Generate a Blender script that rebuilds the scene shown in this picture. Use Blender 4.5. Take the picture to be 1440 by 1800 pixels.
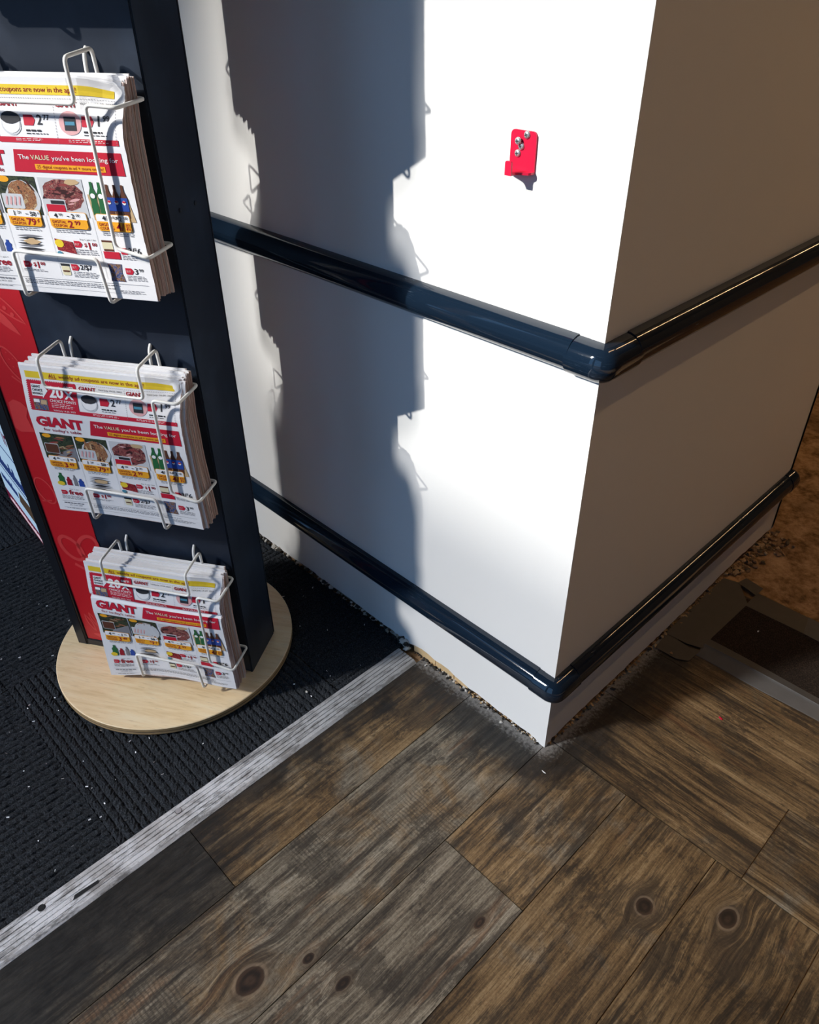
import bpy, bmesh, math, random
from mathutils import Vector, Matrix
from math import sin, cos, pi, hypot, atan2

random.seed(7)
for o in list(bpy.data.objects): bpy.data.objects.remove(o)
SC = bpy.context.scene
COL = SC.collection

# ------------------------------------------------------------------ camera
cam_d = bpy.data.cameras.new('camera')
cam_d.sensor_fit = 'VERTICAL'; cam_d.sensor_height = 24.0; cam_d.sensor_width = 24.0
cam_d.lens = 24.0 * 1343.09 / 1800.0
cam_d.clip_start = 0.02
cam = bpy.data.objects.new('camera', cam_d); COL.objects.link(cam)
yaw, pitch, roll = 0.80206308, -0.62034548, -0.00946067
f_ = Vector((-sin(yaw)*cos(pitch), cos(yaw)*cos(pitch), sin(pitch)))
r_ = f_.cross(Vector((0, 0, 1))).normalized(); u_ = r_.cross(f_)
r2 = r_*cos(roll) + u_*sin(roll); u2 = -r_*sin(roll) + u_*cos(roll)
M = Matrix((r2, u2, -f_)).transposed().to_4x4()
M.translation = Vector((0.5025, -0.8485, 1.25))
cam.matrix_world = M
SC.camera = cam

# ------------------------------------------------------------------ world, sun, exposure
W = bpy.data.worlds.new('sky'); SC.world = W; W.use_nodes = True
bg = W.node_tree.nodes['Background']
bg.inputs[0].default_value = (0.25, 0.53, 1.0, 1); bg.inputs[1].default_value = 1.25
SUN_DIR = Vector((0.465, 1.0, -0.667)).normalized()
FILL_DIR = Vector((0.465, 1.0, -0.80)).normalized()      # steeper aim for the added soft second sun
def sun(name, strength, angle, col, direction):
    d = bpy.data.lights.new(name, 'SUN'); d.energy = strength; d.angle = math.radians(angle); d.color = col
    o = bpy.data.objects.new(name, d); COL.objects.link(o)
    o.rotation_euler = direction.to_track_quat('-Z', 'Y').to_euler(); o.location = (-2, -6, 6)
sun('sun', 4.4, 0.53, (1.0, 0.98, 0.93), SUN_DIR)
sun('soft_fill_sun', 4.2, 6.0, (1.0, 0.985, 0.96), FILL_DIR)  # added fill: wide soft sun for lower wall, stand and base
def portal(name, loc, sx, sy):
    d = bpy.data.lights.new(name, 'AREA'); d.shape = 'RECTANGLE'; d.size = sx; d.size_y = sy
    d.cycles.is_portal = True
    o = bpy.data.objects.new(name, d); COL.objects.link(o); o.location = loc
    o.rotation_euler = (math.radians(90), 0, 0)     # faces +y, into the shop
SC.view_settings.view_transform = 'Standard'; SC.view_settings.look = 'None'
SC.view_settings.exposure = 0.0; SC.view_settings.gamma = 1.0; SC.view_settings.use_curve_mapping = False

SC.cycles.max_bounces = 7; SC.cycles.diffuse_bounces = 5; SC.cycles.glossy_bounces = 3; SC.cycles.caustics_reflective = False; SC.cycles.caustics_refractive = False

# ------------------------------------------------------------------ helpers
def link(o): COL.objects.link(o); return o
def tag(o, label=None, cat=None, group=None, kind=None):
    if label: o['label'] = label
    if cat: o['category'] = cat
    if group: o['group'] = group
    if kind: o['kind'] = kind
    return o
def empty(name, loc=(0, 0, 0), rz=0):
    o = bpy.data.objects.new(name, None); o.empty_display_size = .05
    o.location = loc; o.rotation_euler = (0, 0, rz); return link(o)
def setparent(o, p):
    if p is not None: o.parent = p
    return o
def mesh(name, verts, faces, mats, parent=None, smooth=False, fmat=None):
    me = bpy.data.meshes.new(name); me.from_pydata([tuple(v) for v in verts], [], faces)
    if not isinstance(mats, (list, tuple)): mats = [mats]
    for m in mats: me.materials.append(m)
    if fmat:
        for i, p in enumerate(me.polygons): p.material_index = fmat[i]
    if smooth:
        for p in me.polygons: p.use_smooth = True
        me.update(); me.set_sharp_from_angle(angle=math.radians(50))
    me.update()
    o = link(bpy.data.objects.new(name, me)); return setparent(o, parent)
def frombm(name, bm, mats, parent=None, smooth=False):
    me = bpy.data.meshes.new(name); bm.normal_update(); bm.to_mesh(me); bm.free()
    if not isinstance(mats, (list, tuple)): mats = [mats]
    for m in mats: me.materials.append(m)
    if smooth:
        for p in me.polygons: p.use_smooth = True
    o = link(bpy.data.objects.new(name, me)); return setparent(o, parent)
class MB:
    def __init__(s): s.v = []; s.f = []; s.m = []
    def add(s, v, f, m=0):
        b = len(s.v); s.v += [tuple(x) for x in v]
        for q in f: s.f.append(tuple(b+i for i in q)); s.m.append(m)
    def box(s, x0, x1, y0, y1, z0, z1, m=0):
        s.add([(x0,y0,z0),(x1,y0,z0),(x1,y1,z0),(x0,y1,z0),(x0,y0,z1),(x1,y0,z1),(x1,y1,z1),(x0,y1,z1)],
              [(0,3,2,1),(4,5,6,7),(0,1,5,4),(1,2,6,5),(2,3,7,6),(3,0,4,7)], m)
    def build(s, name, mats, parent=None, smooth=False): return mesh(name, s.v, s.f, mats, parent, smooth, s.m)
def boxbev(name, x0, x1, y0, y1, z0, z1, mat, parent=None, bev=.001, seg=2):
    bm = bmesh.new(); bmesh.ops.create_cube(bm, size=1)
    for v in bm.verts:
        v.co = ((x0+x1)/2 + v.co.x*(x1-x0), (y0+y1)/2 + v.co.y*(y1-y0), (z0+z1)/2 + v.co.z*(z1-z0))
    if bev: bmesh.ops.bevel(bm, geom=bm.edges[:], offset=bev, segments=seg, affect='EDGES')
    return frombm(name, bm, mat, parent)
def round_poly(pts, r, n=4):
    """polyline with rounded inner corners"""
    P = [Vector(p) for p in pts]; out = [P[0]]
    for a, b, c in zip(P, P[1:], P[2:]):
        d1 = (a-b); d2 = (c-b); l = min(r, d1.length*.45, d2.length*.45)
        p0 = b + d1.normalized()*l; p1 = b + d2.normalized()*l
        for i in range(n+1):
            t = i/n; out.append(p0*(1-t)**2 + b*2*t*(1-t) + p1*t*t)
    out.append(P[-1]); return out
def tube_geo(path, r, k=8, flat=1.0):
    v = []; f = []; n = len(path); up = None
    for i, p in enumerate(path):
        t = (path[min(i+1, n-1)] - path[max(i-1, 0)]).normalized()
        if up is None:
            up = Vector((0, 0, 1)) if abs(t.z) < .9 else Vector((1, 0, 0))
        a = t.cross(up)
        if a.length < 1e-5: a = t.cross(Vector((1, .3, .2)))
        a.normalize(); b = a.cross(t).normalized(); up = b
        for j in range(k):
            q = 2*pi*j/k; v.append(p + a*cos(q)*r + b*sin(q)*r*flat)
    for i in range(n-1):
        for j in range(k):
            f.append((i*k+j, i*k+(j+1) % k, (i+1)*k+(j+1) % k, (i+1)*k+j))
    f.append(tuple(range(k))[::-1]); f.append(tuple((n-1)*k+j for j in range(k)))
    return v, f
def wire(name, pts, mat, parent, r=.0026, rad=.008):
    v, f = tube_geo(round_poly(pts, rad), r); return mesh(name, v, f, mat, parent, smooth=True)
def chunk(rs, rng):
    """irregular little lump around origin: returns verts, faces"""
    bm = bmesh.new(); bmesh.ops.create_icosphere(bm, subdivisions=1, radius=1)
    sx, sy, sz = rs
    for v in bm.verts:
        k = rng.uniform(.6, 1.15); v.co = Vector((v.co.x*sx*k, v.co.y*sy*k, v.co.z*sz*k))
    rot = Matrix.Rotation(rng.uniform(0, 6.28), 3, 'Z') @ Matrix.Rotation(rng.uniform(-.5, .5), 3, 'X')
    vs = [rot @ v.co for v in bm.verts]; fs = [tuple(v.index for v in p.verts) for p in bm.faces]
    bm.free(); return vs, fs

# ------------------------------------------------------------------ materials
class NT:
    def __init__(s, name):
        s.mat = bpy.data.materials.new(name); s.mat.use_nodes = True
        s.t = s.mat.node_tree; s.b = s.t.nodes['Principled BSDF']
    def n(s, typ, **kw):
        x = s.t.nodes.new(typ)
        for k, v in kw.items(): setattr(x, k, v)
        return x
    def l(s, a, b): s.t.links.new(a, b)
    def val(s, sock, v):
        if hasattr(v, 'is_output'): s.l(v, sock)
        else: sock.default_value = v
    def math(s, op, a, b=0.0, clamp=False):
        x = s.n('ShaderNodeMath', operation=op, use_clamp=clamp); s.val(x.inputs[0], a); s.val(x.inputs[1], b); return x.outputs[0]
    def coord(s, scale=(1, 1, 1), loc=(0, 0, 0), rot=(0, 0, 0)):
        c = s.n('ShaderNodeTexCoord'); m = s.n('ShaderNodeMapping')
        m.inputs['Scale'].default_value = scale; m.inputs['Location'].default_value = loc; m.inputs['Rotation'].default_value = rot
        s.l(c.outputs['Object'], m.inputs[0]); return m.outputs[0]
    def noise(s, vec, scale, detail=4, rough=.55, dist=0.0):
        x = s.n('ShaderNodeTexNoise'); x.inputs['Scale'].default_value = scale; x.inputs['Detail'].default_value = detail
        x.inputs['Roughness'].default_value = rough; x.inputs['Distortion'].default_value = dist
        if vec is not None: s.l(vec, x.inputs['Vector'])
        return x.outputs['Fac']
    def ramp(s, fac, stops, interp='LINEAR'):
        x = s.n('ShaderNodeValToRGB'); x.color_ramp.interpolation = interp; e = x.color_ramp.elements
        while len(e) < len(stops): e.new(.5)
        for q, (p, c) in zip(e, stops):
            q.position = p; q.color = (c[0], c[1], c[2], 1) if len(c) == 3 else c
        s.val(x.inputs[0], fac); return x.outputs[0]
    def step(s, fac, a, b):
        x = s.n('ShaderNodeMapRange', interpolation_type='SMOOTHSTEP')
        s.val(x.inputs[0], fac); x.inputs[1].default_value = a; x.inputs[2].default_value = b; return x.outputs[0]
    def mix(s, fac, a, b, mode='MIX'):
        x = s.n('ShaderNodeMix', data_type='RGBA', blend_type=mode)
        s.val(x.inputs[0], fac)
        for sock, v in ((x.inputs[6], a), (x.inputs[7], b)):
            if hasattr(v, 'is_output'): s.l(v, sock)
            else: sock.default_value = (v[0], v[1], v[2], 1)
        return x.outputs[2]
    def bump(s, h, strength=.3, dist=.001):
        x = s.n('ShaderNodeBump'); x.inputs['Strength'].default_value = strength; x.inputs['Distance'].default_value = dist
        s.l(h, x.inputs['Height']); s.l(x.outputs[0], s.b.inputs['Normal'])
    def out(s, col=None, rough=None, metal=None, spec=None):
        if col is not None:
            if hasattr(col, 'is_output'): s.l(col, s.b.inputs['Base Color'])
            else: s.b.inputs['Base Color'].default_value = (col[0], col[1], col[2], 1)
        if rough is not None: s.val(s.b.inputs['Roughness'], rough)
        if metal is not None: s.b.inputs['Metallic'].default_value = metal
        if spec is not None: s.b.inputs['Specular IOR Level'].default_value = spec
        return s.mat
def flat(name, col, rough=.6, metal=0, spec=.5, var=.12, scale=40):
    n = NT(name); f = n.noise(n.coord(), scale, 3)
    c = n.mix(f, [x*(1-var) for x in col], [min(1, x*(1+var)) for x in col])
    return n.out(c, rough, metal, spec)

def m_wall(name, col):
    n = NT(name); co = n.coord()
    a = n.noise(co, 3, 3); fine = n.noise(co, 260, 2)
    c = n.mix(a, [x*.97 for x in col], [min(1, x*1.02) for x in col])
    n.bump(fine, .05, .001)
    return n.out(c, .55, spec=.3)
WALLC = (.80, .79, .765)
MW = m_wall('painted_wall', WALLC)
M_SHOP = m_wall('shop_wall', (.20, .19, .18))
M_CEIL = flat('ceiling_tile', (.30, .29, .28), .9)
M_EXT = flat('asphalt', (.07, .072, .078), .9, scale=2)
M_BLOCKER = flat('sun_blocker_grey', (.10, .10, .11), .9, scale=1)  # surface of the added sun blocker

def m_rail():
    n = NT('navy_vinyl'); co = n.coord((1, 1, 1)); st = n.noise(n.coord((3, 3, 60)), 14, 5, .7); big = n.noise(co, 7, 3)
    scuff = n.math('MULTIPLY', n.step(st, .56, .72), n.step(big, .5, .68))
    c = n.mix(scuff, (.006, .0135, .026), (.055, .085, .125))
    r = n.math('ADD', n.math('MULTIPLY', scuff, .40), .06)
    n.bump(st, .03, .0006)
    return n.out(c, r, spec=.6)
M_RAIL = m_rail()

def m_black():
    n = NT('black_laminate'); f = n.noise(n.coord(), 9, 5, .6); g = n.noise(n.coord((1, 1, .2)), 30, 4)
    c = n.mix(n.step(f, .42, .7), (.009, .0145, .027), (.017, .027, .047))
    return n.out(c, n.math('ADD', n.math('MULTIPLY', g, .15), .42), spec=.35)
M_BLACK = m_black()
M_BLACKTRIM = flat('black_plastic', (.008, .009, .012), .4)
M_RED = flat('red_laminate', (.50, .010, .016), .42, var=.08, scale=5)
M_REDICON = flat('light_red_print', (.62, .045, .045), .42, var=.06)
M_WIRE = flat('white_coated_wire', (.80, .78, .73), .28, var=.06, scale=120)
def m_ply():
    n = NT('birch_plywood'); s = n.noise(n.coord((3, 26, 3), rot=(0, 0, .35)), 3.2, 6, .6, .3); big = n.noise(n.coord(), 6, 4); fine = n.noise(n.coord((8, 90, 8), rot=(0, 0, .35)), 4, 4)
    c = n.ramp(s, [(.25, (.72, .51, .27)), (.5, (.86, .66, .40)), (.75, (.90, .75, .51))])
    c = n.mix(n.math('MULTIPLY', n.step(fine, .55, .75), .35), c, (.40, .26, .13))
    c = n.mix(n.math('MULTIPLY', n.step(big, .55, .75), .35), c, (.42, .31, .2))
    return n.out(c, .5, spec=.35)
M_PLY = m_ply()
M_PLYEDGE = flat('plywood_edge', (.36, .23, .105), .6, var=.3, scale=60)
M_PLYDARK = flat('plywood_core_layer', (.10, .065, .03), .7, var=.3)
def m_paper(name, col, bumpy=.15):
    n = NT(name); f = n.noise(n.coord(), 60, 4); g = n.noise(n.coord(), 14, 2)
    c = n.mix(f, [x*.93 for x in col], col)
    n.bump(g, bumpy, .004)
    return n.out(c, .75, spec=.2)
M_PAPER = m_paper('newsprint', (.80, .79, .80))
M_EDGE = None
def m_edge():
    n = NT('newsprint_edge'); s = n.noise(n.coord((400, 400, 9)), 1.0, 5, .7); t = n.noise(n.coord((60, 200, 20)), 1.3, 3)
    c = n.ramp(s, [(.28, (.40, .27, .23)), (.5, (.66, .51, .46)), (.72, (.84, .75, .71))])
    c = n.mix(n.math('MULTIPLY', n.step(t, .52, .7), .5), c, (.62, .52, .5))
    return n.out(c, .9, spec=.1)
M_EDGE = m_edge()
def ink(name, col, rough=.6): return flat(name, col, rough, spec=.25, var=.07, scale=150)
I_RED = ink('red_ink', (.50, .012, .035)); I_DRED = ink('dark_red_ink', (.30, .008, .02))
I_YEL = ink('yellow_ink', (.72, .52, .03)); I_ORG = ink('orange_ink', (.80, .36, .02))
I_BLK = ink('black_ink', (.025, .025, .03)); I_GRY = ink('grey_ink', (.20, .20, .22)); I_WHT = ink('white_paper_print', (.80, .79, .79))
I_LGRY = ink('light_grey_ink', (.55, .56, .58)); I_GRN = ink('green_ink', (.02, .12, .04)); I_BLU = ink('blue_ink', (.02, .06, .30))
I_BRN = ink('brown_ink', (.10, .035, .02)); I_TAN = ink('tan_ink', (.52, .36, .20)); I_PINK = ink('pink_ink', (.66, .36, .36)); I_TEAL = ink('teal_ink', (.06, .22, .32))
I_CREAM = ink('cream_ink', (.68, .62, .42))
def m_photo(name, cols, scale=70, dist=1.6):
    n = NT(name); f = n.noise(n.coord(), scale, 2, .5, dist); g = n.noise(n.coord((1, 1, 2.2)), scale*2.5, 2, .6, 1.0)
    k = n.math('ADD', n.math('MULTIPLY', f, .6), n.math('MULTIPLY', g, .4))
    k = n.math('ADD', n.math('MULTIPLY', n.math('SUBTRACT', k, .5), 1.7), .5)
    c = n.ramp(k, [(.32+.36*i/(len(cols)-1), q) for i, q in enumerate(cols)])
    return n.out(c, .6, spec=.25)
P_MEAT1 = m_photo('roast_photo', [(.015, .02, .015), (.10, .025, .02), (.22, .06, .035), (.36, .18, .10), (.03, .02, .02)])
P_MEAT2 = m_photo('chops_photo', [(.03, .03, .02), (.22, .09, .05), (.40, .19, .08), (.16, .05, .03), (.45, .3, .16)])
P_MEAT3 = m_photo('ribs_photo', [(.03, .012, .015), (.14, .025, .03), (.30, .09, .08), (.08, .015, .02), (.40, .2, .16)])
P_DARKG = m_photo('dark_leaf_photo', [(.008, .014, .010), (.02, .035, .02), (.05, .06, .03), (.015, .02, .016)])
I_MEATD = ink('dark_meat_ink', (.045, .012, .012)); I_MEATL = ink('seared_meat_ink', (.30, .12, .06)); I_MEATR = ink('rare_meat_ink', (.26, .045, .045))
P_BERRY = m_photo('berries_photo', [(.06, .005, .01), (.30, .01, .02), (.18, .01, .02), (.45, .1, .08)], 260)
P_FISH = m_photo('fish_photo', [(.03, .035, .04), (.30, .30, .32), (.6, .6, .6), (.45, .3, .2), (.05, .05, .06)], 110)
P_BAG = m_photo('bag_photo', [(.03, .04, .10), (.05, .10, .26), (.3, .16, .06), (.06, .03, .03)], 150)

def wood_dirt(n, col, dirt=True):
    """dust and grime lying along the foot of the walls and along the metal strip"""
    c = n.n('ShaderNodeTexCoord'); sp = n.n('ShaderNodeSeparateXYZ'); n.l(c.outputs['Object'], sp.inputs[0])
    x, y = sp.outputs[0], sp.outputs[1]
    dx = n.math('MAXIMUM', x, 0.0); dy = n.math('MAXIMUM', n.math('MULTIPLY', y, -1.0), 0.0)
    d = n.math('SQRT', n.math('ADD', n.math('MULTIPLY', dx, dx), n.math('MULTIPLY', dy, dy)))
    nz = n.noise(n.coord(), 17, 6, .65); nf = n.noise(n.coord(), 140, 4, .7)
    e = n.math('ADD', d, n.math('MULTIPLY', n.math('SUBTRACT', nz, .5), .14))
    dark = n.step(e, .135, .05)
    ds = n.math('ADD', n.math('SUBTRACT', x, -.335), n.math('MULTIPLY', n.math('SUBTRACT', nz, .5), .16))
    near = n.step(ds, .075, .01)
    ylow = n.step(y, -.40, -.66)
    ds2 = n.step(n.math('ADD', ds, 0.0), .17, .08)
    near = n.math('MAXIMUM', near, n.math('MULTIPLY', ds2, ylow))
    dark = n.math('MAXIMUM', dark, n.math('MULTIPLY', near, n.step(x, .2, 0.0)))
    col = n.mix(n.math('MULTIPLY', dark, .86), col, n.mix(n.step(n.noise(n.coord((60, 20, 1)), 1.0, 6, .75), .3, .75), (.004, .0042, .005), (.026, .025, .024)))
    dust = n.step(n.math('ADD', d, n.math('MULTIPLY', n.math('SUBTRACT', nf, .5), .07)), .034, .0)
    col = n.mix(n.math('MULTIPLY', dust, .62), col, (.30, .29, .28))
    return col
def m_wood(name, axis, seed, warm, light=1.0, knots=(), sawn=.5):
    n = NT(name)
    def sc(al, ac): return (ac, al, 10) if axis == 'y' else (al, ac, 10)
    off = (seed*3.17, seed*1.73, seed)
    W_ = lambda c: tuple(v*light for v in c)
    c0 = n.n('ShaderNodeTexCoord').outputs['Object']
    warpd = n.n('ShaderNodeTexNoise'); warpd.inputs['Scale'].default_value = 9; warpd.inputs['Detail'].default_value = 3
    n.l(n.coord((1, 1, 1), off), warpd.inputs['Vector'])
    wob = n.n('ShaderNodeVectorMath', operation='MULTIPLY_ADD'); n.l(warpd.outputs['Color'], wob.inputs[0])
    wob.inputs[1].default_value = (.007, .007, 0); n.l(c0, wob.inputs[2]); cur = wob.outputs[0]
    kd = []
    for kn in knots:                                # the grain flows round each knot
        kx, ky, kr, el = kn[:4]
        sp = n.n('ShaderNodeVectorMath', operation='SUBTRACT'); n.l(c0, sp.inputs[0]); sp.inputs[1].default_value = (kx, ky, 0)
        ml = n.n('ShaderNodeVectorMath', operation='MULTIPLY'); n.l(sp.outputs[0], ml.inputs[0])
        ml.inputs[1].default_value = ((1, 1/el, 0) if axis == 'y' else (1/el, 1, 0))
        ln = n.n('ShaderNodeVectorMath', operation='LENGTH'); n.l(ml.outputs[0], ln.inputs[0])
        d = n.math('DIVIDE', ln.outputs['Value'], kr); kd.append((d, kn))
        g = n.math('MULTIPLY', n.step(d, 3.2, .6), -.80 if len(kn) < 5 else -.25)
        mm = n.n('ShaderNodeVectorMath', operation='SCALE'); n.l(sp.outputs[0], mm.inputs[0]); n.l(g, mm.inputs['Scale'])
        ad = n.n('ShaderNodeVectorMath', operation='MULTIPLY_ADD'); n.l(mm.outputs[0], ad.inputs[0])
        ad.inputs[1].default_value = ((1, .15, 0) if axis == 'y' else (.15, 1, 0)); n.l(cur, ad.inputs[2]); cur = ad.outputs[0]
    def vec(scale, o=off):
        m = n.n('ShaderNodeMapping'); m.inputs['Scale'].default_value = scale; m.inputs['Location'].default_value = o; n.l(cur, m.inputs[0]); return m.outputs[0]
    fine = n.noise(vec(sc(5, 105)), 1.0, 8, .78, .15)
    hair = n.noise(vec(sc(15, 460)), 1.0, 5, .8, .1)
    band = n.noise(vec(sc(1.6, 17)), 1.0, 6, .68, .5)
    patch = n.noise(vec((1, 1, 1)), 8, 6, .66, .6)
    grit = n.noise(vec((1, 1, 1)), 210, 4, .8)
    k = n.math('ADD', n.math('ADD', n.math('MULTIPLY', fine, .40), n.math('MULTIPLY', band, .26)), n.math('ADD', n.math('MULTIPLY', hair, .20), n.math('MULTIPLY', grit, .14)))
    k = n.math('ADD', n.math('MULTIPLY', n.math('SUBTRACT', k, .5), 3.8), .5)
    cool = [(.05, W_((.014, .012, .010))), (.28, W_((.050, .040, .030))), (.48, W_((.115, .094, .068))), (.68, W_((.215, .185, .140))), (.95, W_((.36, .32, .25)))]
    brown = [(.05, W_((.013, .009, .006))), (.28, W_((.046, .029, .016))), (.48, W_((.122, .075, .035))), (.68, W_((.222, .145, .072))), (.95, W_((.35, .25, .14)))]
    wm = n.step(n.math('ADD', patch, warm-.5), .38, .60)
    col = n.mix(wm, n.ramp(k, cool), n.ramp(k, brown))
    # mottled charcoal blotches, broken up by the grain
    bn = n.math('ADD', n.math('MULTIPLY', n.noise(vec(sc(3, 8)), 2.0, 7, .7), .62), n.math('MULTIPLY', n.math('SUBTRACT', 1.0, fine), .38))
    bl = n.step(bn, .485, .555)
    col = n.mix(n.math('MULTIPLY', bl, .60), col, n.mix(hair, W_((.008, .007, .006)), W_((.032, .027, .023))))
    mt = n.step(n.math('ADD', n.math('MULTIPLY', n.noise(vec((1, 1, 1), (seed*2.3, 9, 1)), 9, 3, .6), .6), n.math('MULTIPLY', n.noise(vec(sc(1, 1.6)), 75, 5, .75), .4)), .535, .585)
    col = n.mix(n.math('MULTIPLY', mt, .55), col, W_((.016, .013, .011)))
    fl = n.step(n.noise(vec(sc(2, 18), (seed*5.1, seed*2.2, 3)), 1.4, 5, .66), .58, .72)
    col = n.mix(n.math('MULTIPLY', fl, .42), col, n.mix(k, W_((.07, .028, .013)), W_((.30, .15, .065))))
    pits = n.step(n.noise(vec(sc(30, 150)), 1.0, 3, .6), .64, .72)
    col = n.mix(n.math('MULTIPLY', pits, .6), col, W_((.016, .012, .009)))
    # faint cross saw marks in patches
    wv = n.n('ShaderNodeTexWave', wave_type='BANDS', bands_direction='Y' if axis == 'y' else 'X')
    wv.inputs['Scale'].default_value = 46; wv.inputs['Distortion'].default_value = 5; wv.inputs['Detail'].default_value = 4; wv.inputs['Detail Scale'].default_value = 1.2; wv.inputs['Detail Roughness'].default_value = .8
    n.l(cur, wv.inputs['Vector'])
    sm = n.step(n.noise(vec((1, 1, 1), (seed, 4, 2)), 5.5, 3), .50, .66)
    col = n.mix(n.math('MULTIPLY', n.math('MULTIPLY', n.step(wv.outputs['Fac'], .45, .95), sm), sawn*.55), col, W_((.035, .029, .022)))
    for d, kn in kd:
        kr = kn[2]; d = n.math('ADD', d, n.math('MULTIPLY', n.math('SUBTRACT', band, .5), 1.1))
        if len(kn) > 4:                            # dark burr without a heart
            col = n.mix(n.math('MULTIPLY', n.step(d, 1.25, .4), .6), col, n.mix(k, W_((.012, .008, .006)), W_((.085, .06, .04)))); continue
        halo = n.step(d, 2.4, 1.1); ring = n.math('MULTIPLY', n.step(d, 1.28, 1.10), n.step(d, .86, 1.02)); core = n.step(d, 1.02, .88)
        col = n.mix(n.math('MULTIPLY', halo, .55), col, n.mix(k, W_((.02, .013, .009)), W_((.11, .078, .05))))
        col = n.mix(n.math('MULTIPLY', n.math('MULTIPLY', ring, n.step(band, .42, .6)), .7 if kr > .012 else .15), col, W_((.26, .19, .13)))
        col = n.mix(core, col, n.mix(n.step(n.math('ADD', n.math('MULTIPLY', n.math('SINE', n.math('MULTIPLY', d, 9.0)), .10), fine), .35, .85), W_((.012, .008, .006)), W_((.060, .034, .021))))
    col = wood_dirt(n, col)
    n.bump(n.math('ADD', n.math('MULTIPLY', fine, .6), n.math('MULTIPLY', hair, .4)), .45, .0014)
    return n.out(col, n.math('ADD', n.math('MULTIPLY', grit, .25), .40), spec=.3)

def m_carpet(name, col=(.030, .034, .040), hi=(.15, .16, .18)):
    n = NT(name); a = n.noise(n.coord(), 420, 3, .7); b = n.noise(n.coord(), 850, 2, .75); g = n.noise(n.coord(), 6, 4)
    sp = n.n('ShaderNodeTexVoronoi'); sp.inputs['Scale'].default_value = 260; n.l(n.coord(), sp.inputs['Vector'])
    c = n.mix(n.step(a, .42, .72), [x*.45 for x in col], [x*2.1 for x in col])
    c = n.mix(n.math('MULTIPLY', n.step(b, .58, .74), .7), c, hi)
    c = n.mix(n.math('MULTIPLY', n.step(g, .5, .7), .3), c, [x*.5 for x in col])
    h = n.math('ADD', a, n.math('MULTIPLY', b, .5)); n.bump(h, .9, .003)
    return n.out(c, .95, spec=.15)
M_CARPET = m_carpet('charcoal_carpet')
M_MAT = m_carpet('dark_brown_mat', (.030, .020, .014), (.10, .08, .06))
def m_alu():
    n = NT('worn_aluminium'); a = n.noise(n.coord((1, .25, 1)), 75, 6, .75); b = n.noise(n.coord(), 9, 4, .7); c3 = n.noise(n.coord(), 260, 3, .7)
    sp = n.n('ShaderNodeSeparateXYZ'); n.l(n.n('ShaderNodeTexCoord').outputs['Object'], sp.inputs[0])
    far = n.step(sp.outputs[1], -.55, -.1)
    c = n.mix(n.math('MULTIPLY', n.step(a, .45, .62), .8), (.82, .82, .84), (.16, .155, .15))
    c = n.mix(n.math('MULTIPLY', n.step(b, .45, .65), .5), c, (.30, .275, .25))
    c = n.mix(n.math('MULTIPLY', far, .55), c, (.16, .15, .14))
    c = n.mix(n.math('MULTIPLY', n.step(c3, .6, .75), .6), c, (.03, .03, .03))
    n.bump(a, .3, .0006)
    return n.out(c, .5, metal=.35)
M_ALU = m_alu()
M_HOLE = flat('dark_hole', (.008, .008, .009), .9)
def m_bare():
    n = NT('bare_subfloor'); a = n.noise(n.coord(), 13, 7, .68, .5); b = n.noise(n.coord(), 60, 6, .7); c3 = n.noise(n.coord(), 4, 3)
    k = n.math('ADD', n.math('MULTIPLY', a, .6), n.math('MULTIPLY', b, .4))
    c = n.ramp(k, [(.34, (.04, .022, .012)), (.45, (.22, .125, .06)), (.56, (.40, .25, .135)), (.70, (.54, .38, .23))])
    c = n.mix(n.math('MULTIPLY', n.step(c3, .5, .65), .5), c, (.06, .033, .018))
    n.bump(k, .6, .004)
    return n.out(c, .85, spec=.15)
M_BARE = m_bare()
def m_tape(name, col):
    n = NT(name); a = n.noise(n.coord(), 30, 4, .6); b = n.noise(n.coord((4, 4, 4)), 60, 3)
    c = n.mix(a, [x*.75 for x in col], [x*1.2 for x in col]); n.bump(a, .35, .0015)
    return n.out(c, n.math('ADD', n.math('MULTIPLY', b, .2), .35), spec=.5)
M_TAPE = m_tape('brown_grey_tape', (.055, .046, .036)); M_TAPE2 = m_tape('silver_grey_tape', (.062, .059, .057))
M_RUB = [flat('plaster_crumb', (.55, .52, .47), .9, var=.3), flat('wood_splinter', (.42, .28, .14), .9, var=.3), flat('dark_crumb', (.03, .026, .022), .95, var=.4), flat('brown_crumb', (.26, .15, .07), .9, var=.3)]
M_CORE = flat('gypsum_core', (.30, .26, .21), .95, var=.35, scale=50)
M_LATH = flat('raw_pine', (.60, .42, .22), .8, var=.2, scale=30)
M_HOOK = flat('red_enamel', (.62, .012, .05), .22, var=.06)
M_SCREW = flat('zinc_screw', (.62, .62, .63), .3, metal=.6)
M_SLOT = flat('screw_recess', (.02, .022, .025), .6)
def emis(name, col, s):
    n = NT(name); n.out((.0, .0, .0), .4); n.b.inputs['Emission Color'].default_value = (*col, 1); n.b.inputs['Emission Strength'].default_value = s; return n.mat


# ================================================================== THE SETTING
def S(o): o['kind'] = 'structure'; return o
ANG = 0.56308427
# ---- floor: rough sub-floor slab, with planks and carpet tiles lying on it
b = MB(); b.box(-3.2, 3.5, -2.4, 9.5, -.12, -.005); floor = S(b.build('floor', M_BARE))
def plank(x0, x1, y0, y1, mat):
    return boxbev('plank', x0+.0008, x1-.0008, y0+.0008, y1-.0008, -.0052, random.uniform(-.0002, .0001), mat, floor, 0)
seed = 1
def wood(axis, warm, light=1.0, knots=(), sawn=.5):
    global seed; seed += 1
    return m_wood('weathered_plank_%d' % seed, axis, seed*1.37, warm, light, knots, sawn)
XS = [-.336, -.190, -.002, .172, .349, .533, .711, .889, 1.067]
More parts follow.
